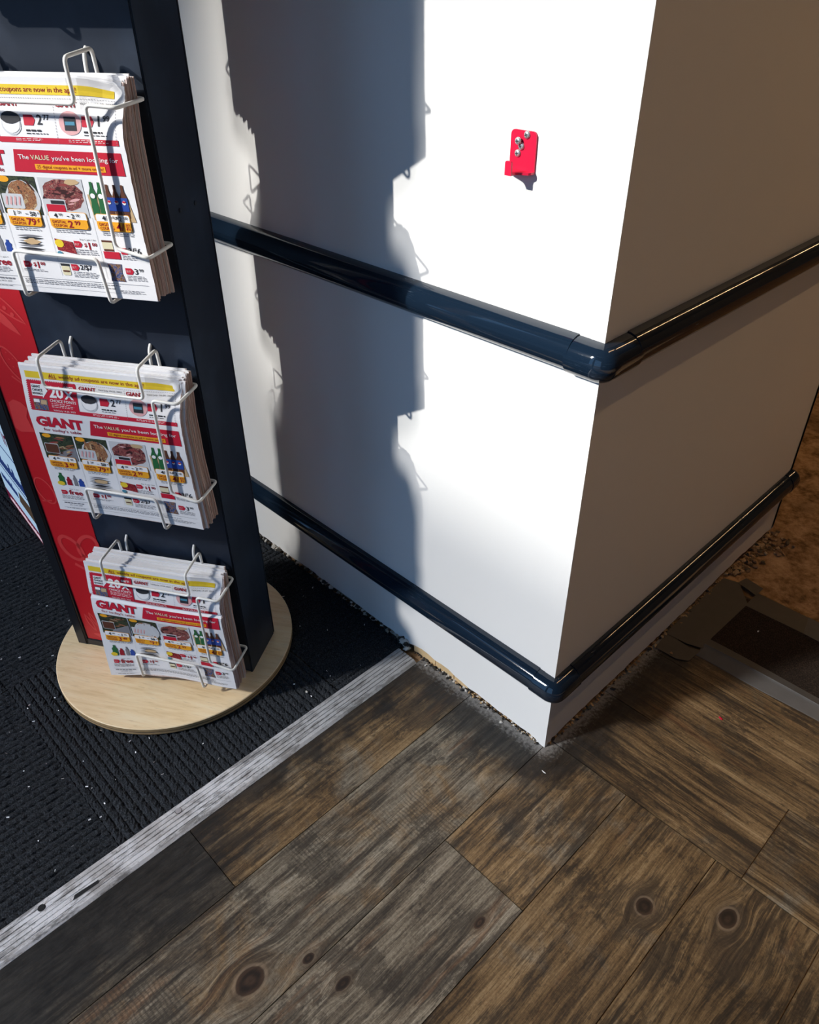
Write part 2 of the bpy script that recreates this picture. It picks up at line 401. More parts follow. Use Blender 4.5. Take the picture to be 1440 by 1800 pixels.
# planks running towards the shop wall (along y)
plank(XS[0], XS[1], -.592, -.001, wood('y', .60, 1.05, sawn=.2))
plank(XS[0], XS[1], -1.50, -.592, wood('y', .35, .62))
plank(XS[1], XS[2], -1.50, -.001, wood('y', .42, 1.05, [(-.052, -.658, .019, 1.3), (.015-.03, -.575, .007, 1.6)], .9))
plank(XS[2], XS[3], -.281, .022, wood('y', .55, 1.05, sawn=.25))
plank(XS[2], XS[3], -1.50, -.281, wood('y', .22, 1.15, [(.135, -.345, .006, 2.0), (.05, -.56, .008, 1.8)], .15))
plank(XS[3], XS[4], -1.50, .022, wood('y', .62, .9, [(.306, -.134, .0135, 1.2)], .1))
plank(XS[4], XS[5], -1.50, .022, wood('y', .66, .8, [(.411, -.056, .0135, 1.5), (.430, -.105, .036, 1.1, 1)], .1))
plank(XS[5], XS[6], -1.50, .022, wood('y', .58, .8, sawn=.1))
plank(XS[6], XS[7], -1.50, .022, wood('y', .6, .8)); plank(XS[7], XS[8], -1.5, .022, wood('y', .5, .8))
plank(-.336, 1.067, -2.39, -1.502, wood('y', .5, .9))
# planks running along x on the far side
plank(.001, .395, .023, .206, wood('x', .68, .9, sawn=.1)); plank(.395, 1.4, .023, .206, wood('x', .55, .75, sawn=.1))
plank(.001, 1.1, .206, .382, wood('x', .66, .85, sawn=.1)); plank(.001, 1.1, .382, .56, wood('x', .6, .8))
plank(.001, 1.1, .56, .70, wood('x', .6, .8))
b = MB(); b.box(1.42, 3.5, YF_ if False else -2.4, 1.2, -.005, -.001); b.build('bounce_floor', flat('warm_bounce_floor', (.30, .22, .14), .6), floor)  # added unseen floor patch that bounces warm sunlight onto face B
# ---- ribbed carpet tiles, quarter-turned
def carpet_mesh(along, L=.5, W_=.5, pitch=.0155):
    v = []; f = []; nr = round(W_/pitch); p = W_/nr; na = 110
    prof = [(0, .0018), (.18, .0040), (.4, .0052), (.65, .0052), (.86, .0038)]
    cs = [((i+q)*p, h) for i in range(nr) for q, h in prof] + [(W_, .0018)]
    rg = random.Random(3)
    for (c, h) in cs:
        for j in range(na+1):
            a = L*j/na; hh = h + (rg.uniform(-.0016, .0014) if 0 < j < na else 0)
            v.append((c, a, hh) if along == 'y' else (a, c, hh))
    k = na+1
    for i in range(len(cs)-1):
        for j in range(na):
            q = (i*k+j, (i+1)*k+j, (i+1)*k+j+1, i*k+j+1); f.append(q if along == 'y' else q[::-1])
    me = bpy.data.meshes.new('carpet_tile_'+along); me.from_pydata(v, [], f); me.materials.append(M_CARPET); me.update(); return me
CM = {}
def carpet(x0, x1, y0, y1, along):
    L, Wd = ((y1-y0), (x1-x0)) if along == 'y' else ((x1-x0), (y1-y0))
    key = (along, round(L, 3), round(Wd, 3))
    if key not in CM: CM[key] = carpet_mesh(along, L, Wd)
    o = link(bpy.data.objects.new('carpet_tile', CM[key])); o.location = (x0, y0, 0); o.parent = floor
xs = [-.390, -.890, -1.390, -1.890, -2.390, -2.890]; ys = [-.002, -.197, -.697, -1.197, -1.697, -2.39]
for i in range(5):
    for j in range(5):
        carpet(xs[i+1], xs[i], ys[j+1], ys[j], 'x' if (i+j) % 2 else 'y')

# ---- wall block: face A (y = 0, sunlit) and face B (x = 0, in shade)
CEIL = 3.2; PT = .012
def lerp_tab(t, x):
    for (a, va), (b_, vb) in zip(t, t[1:]):
        if a <= x <= b_: return va + (vb-va)*(x-a)/(b_-a)
    return t[-1][1]
rgw = random.Random(11)
def panel(name, axis, length, tab, core, sign):
    """wall sheet with a ragged lower edge and its recessed core; s runs away from the corner"""
    n = int(length/.012) if length < 1.5 else 160
    mb = MB(); ss = [length*i/n for i in range(n+1)]
    zb = [max(0.0, lerp_tab(tab, s) + rgw.uniform(-.0022, .0022)*(s > .01)) for s in ss]
    v = []
    for s, z in zip(ss, zb):
        for d in (0, PT):
            for zz in (z, CEIL):
                v.append((-s, d, zz) if axis == 'x' else (-d, s, zz))
    f = []
    for i in range(n):
        a = i*4; c = a+4
        q = [(a, a+1, c+1, c), (a+2, c+2, c+3, a+3), (a, c, c+2, a+2)]
        f += q if axis == 'x' else [t[::-1] for t in q]
    return mesh(name, v, f, MW)
tabA = [(0, .0), (.03, .006), (.12, .008), (.2, .011), (.26, .020), (.355, .022), (.372, .012), (.42, .016), (.6, .017), (.9, .015), (3.2, .012)]
tabB = [(0, .0), (.02, .006), (.1, .009), (.3, .010), (.6, .014), (.8, .022), (1.0, .016)]
wa = S(panel('wall_left', 'x', 3.2, tabA, None, 1)); wb = S(panel('wall_right', 'y', 1.0, tabB, None, 1))
c = MB(); c.box(-3.2, -PT, PT, .99, -.005, CEIL); cc = c.build('core', M_CORE, wa)
c = MB(); c.box(-PT, 0, .985, 1.0, .012, CEIL); c.box(-3.2, -PT, .99, 1.0, 0, CEIL); c.build('end_face', MW, wb)
# thin corner bead over the outside corner
cb = MB(); cb.box(-.021, .0008, -.0008, 0, .0, CEIL); cb.box(0, .0008, 0, .019, .0, CEIL)
S(cb.build('trim_1', MW))
# bare lath behind the missing skirting, plaster lumps and crumbs
lath = MB()
for (xa, xb, h, t) in ((-.365, -.300, .018, .0045), (-.298, -.245, .016, .004), (-.243, -.205, .012, .003)):
    lath.box(xa, xb, .0015, .011, 0, h+.004); 
lath.build('lath', M_LATH, wa)
crumb_rng = random.Random(21)
def crumbs(name, n, place, size, mats, parent):
    mb = MB()
    for i in range(n):
        p, k = place(crumb_rng); s = size*crumb_rng.uniform(.4, 1.5)*k
        v, f = chunk((s*crumb_rng.uniform(.7, 1.8), s, s*crumb_rng.uniform(.4, .9)), crumb_rng)
        mz = min(q.z for q in v)
        mb.add([(q.x+p[0], q.y+p[1], q.z-mz+p[2]) for q in v], f, crumb_rng.choice(range(len(mats))))
    o = mb.build(name, mats, parent); o['kind'] = 'stuff'; return o
crumbs('plaster_crumbs', 260, lambda r: ((-r.uniform(.01, .36), -abs(r.gauss(0, .006))+.004, .0002), 1), .0024, [M_RUB[0], M_RUB[2], M_RUB[1], M_RUB[2]], wa)
crumbs('plaster_lumps', 170, lambda r: ((-r.uniform(.385, 1.2), -abs(r.gauss(0, .004))+.003, r.uniform(.002, .011)), 1), .005, [M_RUB[0], M_RUB[2], M_RUB[2], M_RUB[0], M_CORE], wa)
crumbs('plaster_rubble', 40, lambda r: ((-r.uniform(.375, .405), -r.uniform(0, .008), r.uniform(.0, .012)), 1), .006, [M_RUB[0], M_RUB[0], M_RUB[2]], wa)
crumbs('wood_crumbs', 300, lambda r: ((abs(r.gauss(0, .006))-.003, r.uniform(.01, .98), .0002), 1), .003, [M_RUB[3], M_RUB[1], M_RUB[2], M_RUB[3]], wb)
def pile(r):
    a = r.random(); return ((abs(r.gauss(0, .028))*(.3+a), .76+.24*a+r.gauss(0, .01), -.004), 1.0)
crumbs('splinter_pile', 260, pile, .0048, [M_RUB[3], M_RUB[3], M_PLYDARK, M_RUB[1]], wb)

# ---- unseen remainder of the vestibule that shapes the light
w = MB(); YF = -2.4
w.box(-3.2, 3.5, YF-.12, YF, 3.12, CEIL); w.box(-3.3, -3.0, YF-.12, YF, 0, 3.12)
w.box(-.47, -.10, YF-.12, YF, 0, 3.12); w.box(1.35, 3.5, YF-.12, YF, 0, 3.12); w.box(-.10, 1.35, YF-.12, YF, 2.25, 3.12)
S(w.build('wall_storefront', M_SHOP))
w = MB(); w.box(-3.3, -3.2, YF, 9.5, 0, CEIL); S(w.build('wall_far_left', M_SHOP))
w = MB(); w.box(3.5, 3.6, YF-.12, 9.5, 0, CEIL); S(w.build('wall_far_right', M_SHOP))
w = MB(); w.box(-3.3, 3.6, 9.5, 9.6, 0, CEIL); S(w.build('wall_back', M_SHOP))
w = MB(); w.box(-3.3, 3.6, YF-.12, 9.6, CEIL, CEIL+.1); S(w.build('ceiling', M_CEIL))
portal('window_portal', (-1.735, YF+.005, 1.56), 2.53, 3.1); portal('door_portal', (.625, YF+.005, 1.12), 1.45, 2.24)
w = MB(); w.box(-60, 60, -60, YF-.13, -.4, -.02); S(w.build('ground', M_EXT))
# added unseen sun blocker: low block shades the lower wall, tall one its left
YB = -24.0; ZT = .50 + .667*24.0; XB = -.465*24.0
w = MB(); w.box(XB-.87, XB+.90, YB-.3, YB, -.3, ZT); w.box(XB-9.0, XB-.87, YB-.12, YB, -.3, ZT+6); S(w.build('wall_sun_blocker', M_BLOCKER))

# ---- linear ceiling lamp over the shop floor
M_LAMP = emis('warm_tube_glow', (1.0, .64, .33), 44)
M_LAMPBODY = flat('lamp_housing', (.6, .58, .55), .5)
def ceiling_lamp(x, y0, y1, label):
    t = empty('ceiling_lamp', (x, (y0+y1)/2, CEIL))
    h = (y1-y0)/2
    boxbev('housing', -.06, .06, -h, h, -.07, -.001, M_LAMPBODY, t, .006)
    v, f = tube_geo([Vector((0, -h+.03, -.09)), Vector((0, h-.03, -.09))], .018, 12); mesh('tube', v, f, M_LAMP, t, True)
    for s in (-1, 1): boxbev('end_clip', -.02, .02, s*(h-.02)-.012, s*(h-.02)+.012, -.112, -.068, M_LAMPBODY, t, .003)
    tag(t, label, 'lamp')
ceiling_lamp(.85, .35, 2.3, 'warm linear ceiling lamp nearest the wall corner, above the floor mat')
ceiling_lamp(.85, 2.75, 5.4, 'warm linear ceiling lamp midway down the shop')
ceiling_lamp(.85, 5.75, 8.6, 'warm linear ceiling lamp deepest in the shop')

# ================================================================== BUMPER RAILS
RR = .0272
def rail_geo(path_pts, r, k=14, full=False):
    """half-round extrusion along a list of (point, out-direction); flat side on the wall"""
    v = []; f = []
    for p, o in path_pts:
        for j in range(k+1):
            a = -pi/2 + pi*j/k
            v.append(Vector(p) + Vector(o)*cos(a)*r + Vector((0, 0, 1))*sin(a)*r)
    m = k+1
    for i in range(len(path_pts)-1):
        for j in range(k): f.append((i*m+j, (i+1)*m+j, (i+1)*m+j+1, i*m+j+1))
        f.append((i*m, i*m+k, (i+1)*m+k, (i+1)*m))
    f.append(tuple(range(m))[::-1]); f.append(tuple((len(path_pts)-1)*m+j for j in range(m)))
    return v, f
def bumper(zc, label, endB, capA, capB):
    t = empty('bumper_rail', (0, 0, zc))
    eps = .0004
    v, f = rail_geo([((-2.6, -eps, 0), (0, -1, 0)), ((-capA+.004, -eps, 0), (0, -1, 0))], RR)
    mesh('rail', v, f, M_RAIL, t, True)
    v, f = rail_geo([((eps, capB-.004, 0), (1, 0, 0)), ((eps, endB, 0), (1, 0, 0))], RR)
    mesh('rail', v, f, M_RAIL, t, True)
    rc = RR*1.018; path = [((-capA, -eps, -.0022), (0, -1, 0)), ((-.004, -eps, -.0022), (0, -1, 0))]
    for i in range(1, 8):
        a = pi/2*i/8; path.append(((-.004+.004*sin(a), -.004+.004*(1-cos(a))*1.0+.0035*cos(a), -.0022), (sin(a), -cos(a), 0)))
    path += [((eps, .004, -.0022), (1, 0, 0)), ((eps, capB, -.0022), (1, 0, 0))]
    v, f = rail_geo(path, rc); mesh('corner_cap', v, f, M_RAIL, t, True)
    if endB <= 1.0:
        path = [((eps, endB-.045, -.001), (1, 0, 0))]; vv = []
        v = []; f = []; k = 14; m = k+1; rr_ = RR*1.05
        rows = [(endB-.04, 1.0), (endB-.005, 1.0)] + [(endB-.005+.022*sin(a), max(.02, cos(a))) for a in (.3, .6, .9, 1.2, 1.45)]
        for yy, s in rows:
            for j in range(m):
                a = -pi/2 + pi*j/k; v.append((eps+cos(a)*rr_*s, yy, sin(a)*rr_*s))
        for i in range(len(rows)-1):
            for j in range(k): f.append((i*m+j, (i+1)*m+j, (i+1)*m+j+1, i*m+j+1))
        f.append(tuple(range(m))[::-1]); f.append(tuple((len(rows)-1)*m+j for j in range(m)))
        mesh('end_cap', v, f, M_RAIL, t, True)
    tag(t, label, 'bumper rail'); return t
bumper(.8165, 'upper navy half-round bumper rail wrapping the wall corner below the red hook', 1.0, .044, .058)
bumper(.1725, 'lower navy half-round bumper rail wrapping the wall corner just above the floor', .995, .036, .05)

# ================================================================== RED HOOK
hk = empty('wall_hook', (-.1575, 0, 1.032))
tag(hk, 'small red metal hook bracket fixed to the white wall with screws', 'hook')
def rounded_rect(x0, x1, z0, z1, r, seg=5, corners='tltr'):
    p = [(x0, z0), (x1, z0)]
    for i in range(seg+1):
        a = pi/2*i/seg; p.append((x1-r+r*cos(a), z1-r+r*sin(a)))
    for i in range(seg+1):
        a = pi/2 + pi/2*i/seg; p.append((x0+r+r*cos(a), z1-r+r*sin(a)))
    return p
def prism_y(poly, y0, y1):
    n = len(poly); v = [(x, y0, z) for x, z in poly] + [(x, y1, z) for x, z in poly]
    f = [tuple(range(n)), tuple(range(2*n-1, n-1, -1))] + [(i, n+i, n+(i+1) % n, (i+1) % n) for i in range(n)]
    return v, f
v, f = prism_y(rounded_rect(-.0205, .0205, 0, .0485, .006), -.0026, -.0001)
mesh('back_plate', v, f, M_HOOK, hk)
# tongue: leaves the plate's foot, narrows with a round notch and turns up as a lip
prof = []
for i in range(9):
    t_ = i/8; y = -.002 - .026*t_; wd = .0052 + (.0205-.0052)*(cos(pi*min(1, max(0, (t_-.28)/.45)))*.5+.5); prof.append((y, wd))
v = []; f = []
for y, wd in prof:
    v += [(-wd, y, .002), (wd, y, .002), (wd, y, -.0008), (-wd, y, -.0008)]
for i in range(len(prof)-1):
    a = 4*i; b2 = a+4
    for j in range(4): f.append((a+j, a+(j+1) % 4, b2+(j+1) % 4, b2+j))
f.append((0, 3, 2, 1)); e_ = 4*(len(prof)-1); f.append((e_, e_+1, e_+2, e_+3))
mesh('tongue', v, f, M_HOOK, hk)
v, f = prism_y(rounded_rect(-.0052, .0052, -.0008, .0165, .003), -.0304, -.0278); mesh('lip', v, f, M_HOOK, hk)
for (sx, sz, tilt, out) in ((.0055, .0440, .3, .0), (-.0055, .0362, .1, .0035), (-.0025, .0300, .5, .0), (-.0075, .0212, .2, .0)):
    s = empty('screw', (sx, -.0026-out, sz)); s.parent = hk
    mb = MB(); k = 16; rings = [(.0047, 0), (.0045, -.0012), (.0033, -.0023), (.0016, -.0028)]
    vv = [(r*cos(2*pi*j/k), y, r*sin(2*pi*j/k)) for r, y in rings for j in range(k)]
    ff = [(i*k+j, i*k+(j+1) % k, (i+1)*k+(j+1) % k, (i+1)*k+j) for i in range(3) for j in range(k)] + [tuple(3*k+j for j in range(k))]
    mb.add(vv, ff); 
    if out: 
        vv, ff = tube_geo([Vector((0, 0, 0)), Vector((0, out, 0))], .002, 8); mb.add(vv, ff)
    mb.build('head', M_SCREW, s, True)
    mb = MB()
    for q in (0, pi/2):
        a = tilt+q; dx, dz = cos(a)*.0025, sin(a)*.0025; px, pz = -sin(a)*.00055, cos(a)*.00055; y = -.00295
        mb.add([(-dx-px, y, -dz-pz), (dx-px, y, dz-pz), (dx+px, y, dz+pz), (-dx+px, y, -dz+pz)], [(0, 1, 2, 3)])
    mb.build('cross_slot', M_SLOT, s)

# ================================================================== METAL STRIP BETWEEN CARPET AND PLANKS
ts = empty('threshold_strip', (-.340, 0, 0)); tag(ts, 'worn ribbed aluminium threshold strip between charcoal carpet and wooden planks', 'threshold')
prof = [(-.052, -.004), (-.052, .0045), (-.0505, .0062)]
for i in range(5):
    x = -.0425 + i*.0088
    prof += [(x-.0006, .0062), (x, .0046), (x+.0016, .0046), (x+.0022, .0062)]
prof += [(.0, .0048), (.0055, .0006), (.0055, -.004)]
ny = 30; v = []; f = []; k = len(prof)
for j in range(ny+1):
    y = -2.2 + (2.2-.022)*j/ny
    for x, z in prof: v.append((x, y, z))
for j in range(ny):
    for i in range(k-1): f.append((j*k+i, j*k+i+1, (j+1)*k+i+1, (j+1)*k+i))
f.append(tuple(range(k))[::-1]); f.append(tuple(ny*k+i for i in range(k)))
mesh('strip', v, f, M_ALU, ts)
def disc_geo(cx, cy, z, r, n=18, r2=None):
    return [(cx+r*cos(2*pi*i/n), cy+(r2 or r)*sin(2*pi*i/n), z) for i in range(n)], [tuple(range(n))]
for (x, y) in ((-.0385, -.587), (-.0395, -.838), (-.039, -1.2)):
    v, f = disc_geo(0, 0, 0, .0062); m_ = MB(); m_.add([(p[0]+x, p[1]+y, .0065) for p in v], f)
    m_.add([(p[0]*.9+x, p[1]*.9+y, .0072) for p in v], f, 1)
    m_.build('screw', [M_HOLE, M_HOLE if y < -.6 else M_SCREW], ts)
m_ = MB(); m_.add([(-.022, -.790, .0066), (-.015, -.796, .0066), (-.013, -.752, .0066), (-.019, -.750, .0066)], [(0, 1, 2, 3)]); m_.build('slot_hole', M_HOLE, ts)

# ================================================================== TAPE AND MAT ON THE RIGHT
def sheet(name, poly, z, th, mat, label, cat, div=None, ridge=None, group=None):
    bm = bmesh.new(); vs = [bm.verts.new((x, y, z)) for x, y in poly]; fc = bm.faces.new(vs)
    if fc.normal.z < 0: fc.normal_flip()
    r = bmesh.ops.extrude_face_region(bm, geom=[fc])
    for g in r['geom']:
        if isinstance(g, bmesh.types.BMVert): g.co.z += th
    bmesh.ops.recalc_face_normals(bm, faces=bm.faces[:])
    o = frombm(name, bm, mat); return tag(o, label, cat, group)
sheet('floor_mat', [(.080, .690), (.078, .490), (.60, .482), (.60, .690)], .0002, .0028, M_MAT, 'dark brown carpet mat taped to the floor beside the wall', 'mat')
sheet('floor_tape', [(.004, .720), (.040, .731), (.090, .672), (.085, .507), (.087, .462), (.054, .450), (.003, .446)], .0031, .0006, M_TAPE, 'wide brown-grey strip of tape along the foot of the shaded wall', 'tape')
sheet('floor_tape', [(.004, .449), (.065, .444), (.087, .454), (.084, .406), (.061, .392), (.011, .391)], .0024, .0006, M_TAPE, 'short ragged brown tape end on the wooden planks nearest the wall', 'tape')
sheet('floor_tape', [(.038, .729), (.044, .759), (.092, .751), (.090, .714)], .0038, .0006, M_TAPE, 'small square tape patch at the far corner of the mat', 'tape')
sheet('floor_tape', [(.089, .726), (.214, .727), (.228, .667), (.088, .663)], .0034, .0006, M_TAPE, 'dark tape strip along the far edge of the mat', 'tape')
sheet('floor_tape', [(.212, .728), (.60, .716), (.60, .655), (.226, .666)], .0041, .0006, M_TAPE2, 'paler tape strip continuing the far edge of the mat', 'tape')
# near strip: creased lengthwise, so a small roof-shaped profile
lt = []; n_ = 14
v = []; f = []
for i in range(n_+1):
    t_ = i/n_; x = .084 + .52*t_
    yt = .500 + .004*t_ + .0015*sin(9*t_); yb = .434 + .028*min(1, t_*1.2)*.5 + .0012*sin(14*t_+1)
    ym = yb + (yt-yb)*(.60 + .06*sin(5*t_)); sk = .0
    for (y, z) in ((yb, .0006), (yb+.002, .0022), (ym-.006, .0028), (ym, .0075), (ym+.005, .0040), (yt-.002, .0046), (yt, .0034)): v.append((x, y, z))
for i in range(n_):
    for j in range(6): f.append((i*7+j, (i+1)*7+j, (i+1)*7+j+1, i*7+j+1))
o = mesh('floor_tape', v, f, M_TAPE2, None, True); tag(o, 'creased silver-grey tape strip along the near edge of the mat', 'tape')

# ================================================================== LOOSE BITS ON THE FLOOR
rb = random.Random(5)
def bit(name, x, y, z, s, mat, label, cat):
    v, f = chunk(s, rb); mz = min(q.z for q in v); o = mesh(name, [(q.x, q.y, q.z-mz) for q in v], f, mat); o.location = (x, y, z); tag(o, label, cat)
bit('pebble', -.435, -.248, .0045, (.0035, .003, .003), M_RUB[0], 'whitish crumb on the carpet right of the round base', 'debris')
bit('paper_scrap', .034, -.047, .0003, (.006, .0015, .0006), I_WHT, 'tiny white scrap on the planks below the wall corner', 'debris')
bit('red_scrap', .209, .310, .0003, (.006, .0035, .0015), I_RED, 'tiny red scrap on the planks near the tape', 'debris')
bit('leaf_scrap', .046, .398, .003, (.005, .005, .002), M_RUB[3], 'orange-brown flake beside the ragged tape end', 'debris')
bit('white_crumb', .15, .60, .0031, (.004, .002, .001), I_WHT, 'small white crumb lying on the brown mat', 'debris')
mb = MB(); rl = random.Random(8)
for i in range(260):
    x = rl.uniform(-1.35, -.395); y = rl.uniform(-1.15, -.01); a = rl.uniform(0, 6.28); l_ = rl.uniform(.0008, .0028); w_ = rl.uniform(.0005, .0010); z = .0062
    dx, dy = cos(a)*l_, sin(a)*l_; px, py = -sin(a)*w_, cos(a)*w_
    mb.add([(x-dx-px, y-dy-py, z), (x+dx-px, y+dy-py, z), (x+dx+px, y+dy+py, z+.0012), (x-dx+px, y-dy+py, z+.0012)], [(0, 1, 2, 3)])
o = mb.build('carpet_lint', I_WHT); tag(o, 'white specks of lint scattered over the charcoal carpet', 'lint', kind='stuff')

# ================================================================== NEWSPAPER STAND
FLx, FLy = -.896, -.528; SW, SD, SH = .4155, .123, 1.74; ZB = .025
CX = FLx + cos(ANG)*SW/2 - sin(ANG)*SD/2; CY = FLy + sin(ANG)*SW/2 + cos(ANG)*SD/2
st = empty('newspaper_stand', (CX, CY, 0), ANG)
tag(st, 'tall black and red newspaper stand on a round birch plywood base', 'newspaper stand')
hx, hy = SW/2, SD/2
R_D = .256
def disc(name, r, z0, z1, mats, bev=.0015, n=96):
    v = []; f = []; fm = []
    rings = [(r-.004, z0), (r, z0+.001), (r, z0+.0062), (r-.0006, z0+.0066), (r-.0006, z0+.0080), (r, z0+.0084), (r, z1-bev), (r-bev, z1)]
    for rr_, z in rings:
        for j in range(n): v.append((rr_*cos(2*pi*j/n), rr_*sin(2*pi*j/n), z))
    for i in range(len(rings)-1):
        for j in range(n):
            f.append((i*n+j, i*n+(j+1) % n, (i+1)*n+(j+1) % n, (i+1)*n+j)); fm.append(2 if i in (2, 3, 4) else (1 if i < 6 else 0))
    f.append(tuple((len(rings)-1)*n+j for j in range(n))); fm.append(0); f.append(tuple(range(n))[::-1]); fm.append(1)
    return mesh(name, v, f, mats, st, False, fm)
disc('base_disc', R_D, .0085, ZB, [M_PLY, M_PLYEDGE, M_PLYDARK])
a = -1.79 - ANG
v = []
for (aa, z) in ((a-.010, .010), (a+.012, .010), (a+.022, ZB-.001), (a-.012, ZB-.001)): v.append((R_D*1.001*cos(aa), R_D*1.001*sin(aa), z))
mesh('edge_joint', v, [(0, 1, 2, 3)], M_PLYDARK, st)
for q in range(4):
    a = q*pi/2 + .4; v, f = tube_geo([Vector((.17*cos(a), .17*sin(a), .0002)), Vector((.17*cos(a), .17*sin(a), .009))], .022, 16); mesh('foot', v, f, M_BLACKTRIM, st)
boxbev('core', -hx+.004, hx-.004, -hy+.004, hy-.004, ZB, SH, M_BLACK, st, 0)
boxbev('front_panel', -hx+.026, hx-.0012, -hy, -hy+.005, ZB+.006, SH, M_BLACK, st, .0012)
boxbev('back_panel', -hx+.0012, hx-.026, hy-.005, hy, ZB+.006, SH, M_BLACK, st, .0012)
for s in (-1, 1):
    x0, x1 = (hx-.005, hx) if s > 0 else (-hx, -hx+.005)
    boxbev('side_panel', x0, x1, -hy+.0012, hy-.0012, ZB, SH, M_BLACK, st, .0012)
# black edge frame left of the red strip with a rounded foot
for s in (-1, 1):
    bm = bmesh.new(); bmesh.ops.create_cube(bm, size=1)
    for q in bm.verts: q.co = (-hx+.013+q.co.x*.026, -hy-.001+q.co.y*.010, (ZB+SH)/2+q.co.z*(SH-ZB))
    bmesh.ops.bevel(bm, geom=bm.edges[:], offset=.0035, segments=3, affect='EDGES')
    if s > 0:
        for q in bm.verts: q.co.x *= -1; q.co.y *= -1
    frombm('edge_frame', bm, M_BLACKTRIM, st)
for s in (-1, 1):
    o = boxbev('foot_rail', -hx+.026, -hx+.14, -hy-.004, -hy+.003, ZB+.001, ZB+.018, M_BLACKTRIM, st, .0015)
    if s > 0: o.rotation_euler = (0, 0, pi)
def red_panel(back):
    o = boxbev('red_panel', -hx+.027, -hx+.1285, -hy-.0012, -hy+.002, ZB+.018, SH, M_RED, st, .0005, 1)
    if back: o.rotation_euler = (0, 0, pi)
    return o
rp = red_panel(False); red_panel(True)
for (yy, zz) in ((-.028, .963), (.020, .962)):
    v, f = tube_geo([Vector((hx-.0005, yy, zz)), Vector((hx+.0012, yy, zz))], .0035, 12); mesh('screw', v, f, M_BLACKTRIM, st)
# pale food drawings printed on the red strip; coordinates (u, z) on the front face
def loc(u, d, z): return Vector((u-hx, -hy-d, z))
def icon(pts, closed=True, filled=False, w=.0016):
    P = [loc(u, .0016, z) for u, z in pts]
    if filled:
        return mesh('food_drawing', [p for p in P], [tuple(range(len(P)))], M_REDICON, rp)
    q = [Vector((u, z)) for u, z in pts] + ([Vector(pts[0])] if closed else []); v = []; m = len(q)
    for i in range(m):
        a_, b_ = (q[i-1], q[(i+1) % m]) if 0 < i < m-1 else ((q[m-2], q[1]) if closed else (q[max(0, i-1)], q[min(m-1, i+1)]))
        t_ = (b_-a_).normalized(); nn = Vector((-t_.y, t_.x))*w
        v += [loc(q[i].x-nn.x, .0016, q[i].y-nn.y), loc(q[i].x+nn.x, .0016, q[i].y+nn.y)]
    return mesh('food_drawing', v, [(2*i, 2*i+2, 2*i+3, 2*i+1) for i in range(m-1)], M_REDICON, rp)
def ell(cx, cz, rx, rz, rot=0, n=28, a0=0, a1=2*pi):
    out = []
    for i in range(n+1 if a1-a0 < 6.28 else n):
        a = a0+(a1-a0)*i/n; x, z = rx*cos(a), rz*sin(a); out.append((cx+x*cos(rot)-z*sin(rot), cz+x*sin(rot)+z*cos(rot)))
    return out
def leaf(p0, p1, w, n=12):
    (x0, z0), (x1, z1) = p0, p1; L = hypot(x1-x0, z1-z0); nx, nz = -(z1-z0)/L, (x1-x0)/L
    a = [(x0+(x1-x0)*i/n+nx*w*sin(pi*i/n), z0+(z1-z0)*i/n+nz*w*sin(pi*i/n)) for i in range(n+1)]
    b_ = [(x0+(x1-x0)*i/n-nx*w*sin(pi*i/n), z0+(z1-z0)*i/n-nz*w*sin(pi*i/n)) for i in range(n-1, 0, -1)]
    return a+b_
icon(leaf((.045, .845), (.121, .779), .010)); icon(leaf((.050, .815), (.106, .757), .0085), filled=True)
for q in range(4): icon(ell(.068+.011*q, .825-.0105*q, .0035, .0035), filled=True)
icon(ell(.071, .703, .013, .034, .45)); icon([(.060, .680), (.076, .668), (.082, .660)], False)
for (du, dz) in ((-.006, .02), (.0, .022), (-.004, .008), (.004, .01), (.0, -.006), (.008, -.004), (.010, -.016)): icon([(.069+du, .705+dz), (.071+du, .703+dz)], False, w=.001)
icon([(.034, .626), (.046, .634), (.060, .630), (.070, .618), (.062, .600), (.066, .580), (.074, .571), (.040, .568), (.030, .575)], filled=True)
icon(ell(.048, .440, .017, .030, .35)); icon([(.034, .415), (.056, .418)], False)
icon(ell(.064, .303, .020, .031, .55), w=.0042); icon(ell(.103, .312, .020, .031, -.55), w=.0042); icon([(.060, .262), (.082, .250), (.106, .268)], False, w=.0042)
icon(leaf((.040, .118), (.056, .072), .005)); icon(leaf((.052, .125), (.064, .088), .004)); icon(leaf((.046, .062), (.085, .055), .006), filled=True)
icon(leaf((.04, 1.02), (.11, .95), .014)); icon(ell(.08, 1.12, .025, .03)); icon(ell(.07, 1.3, .02, .035, .3))

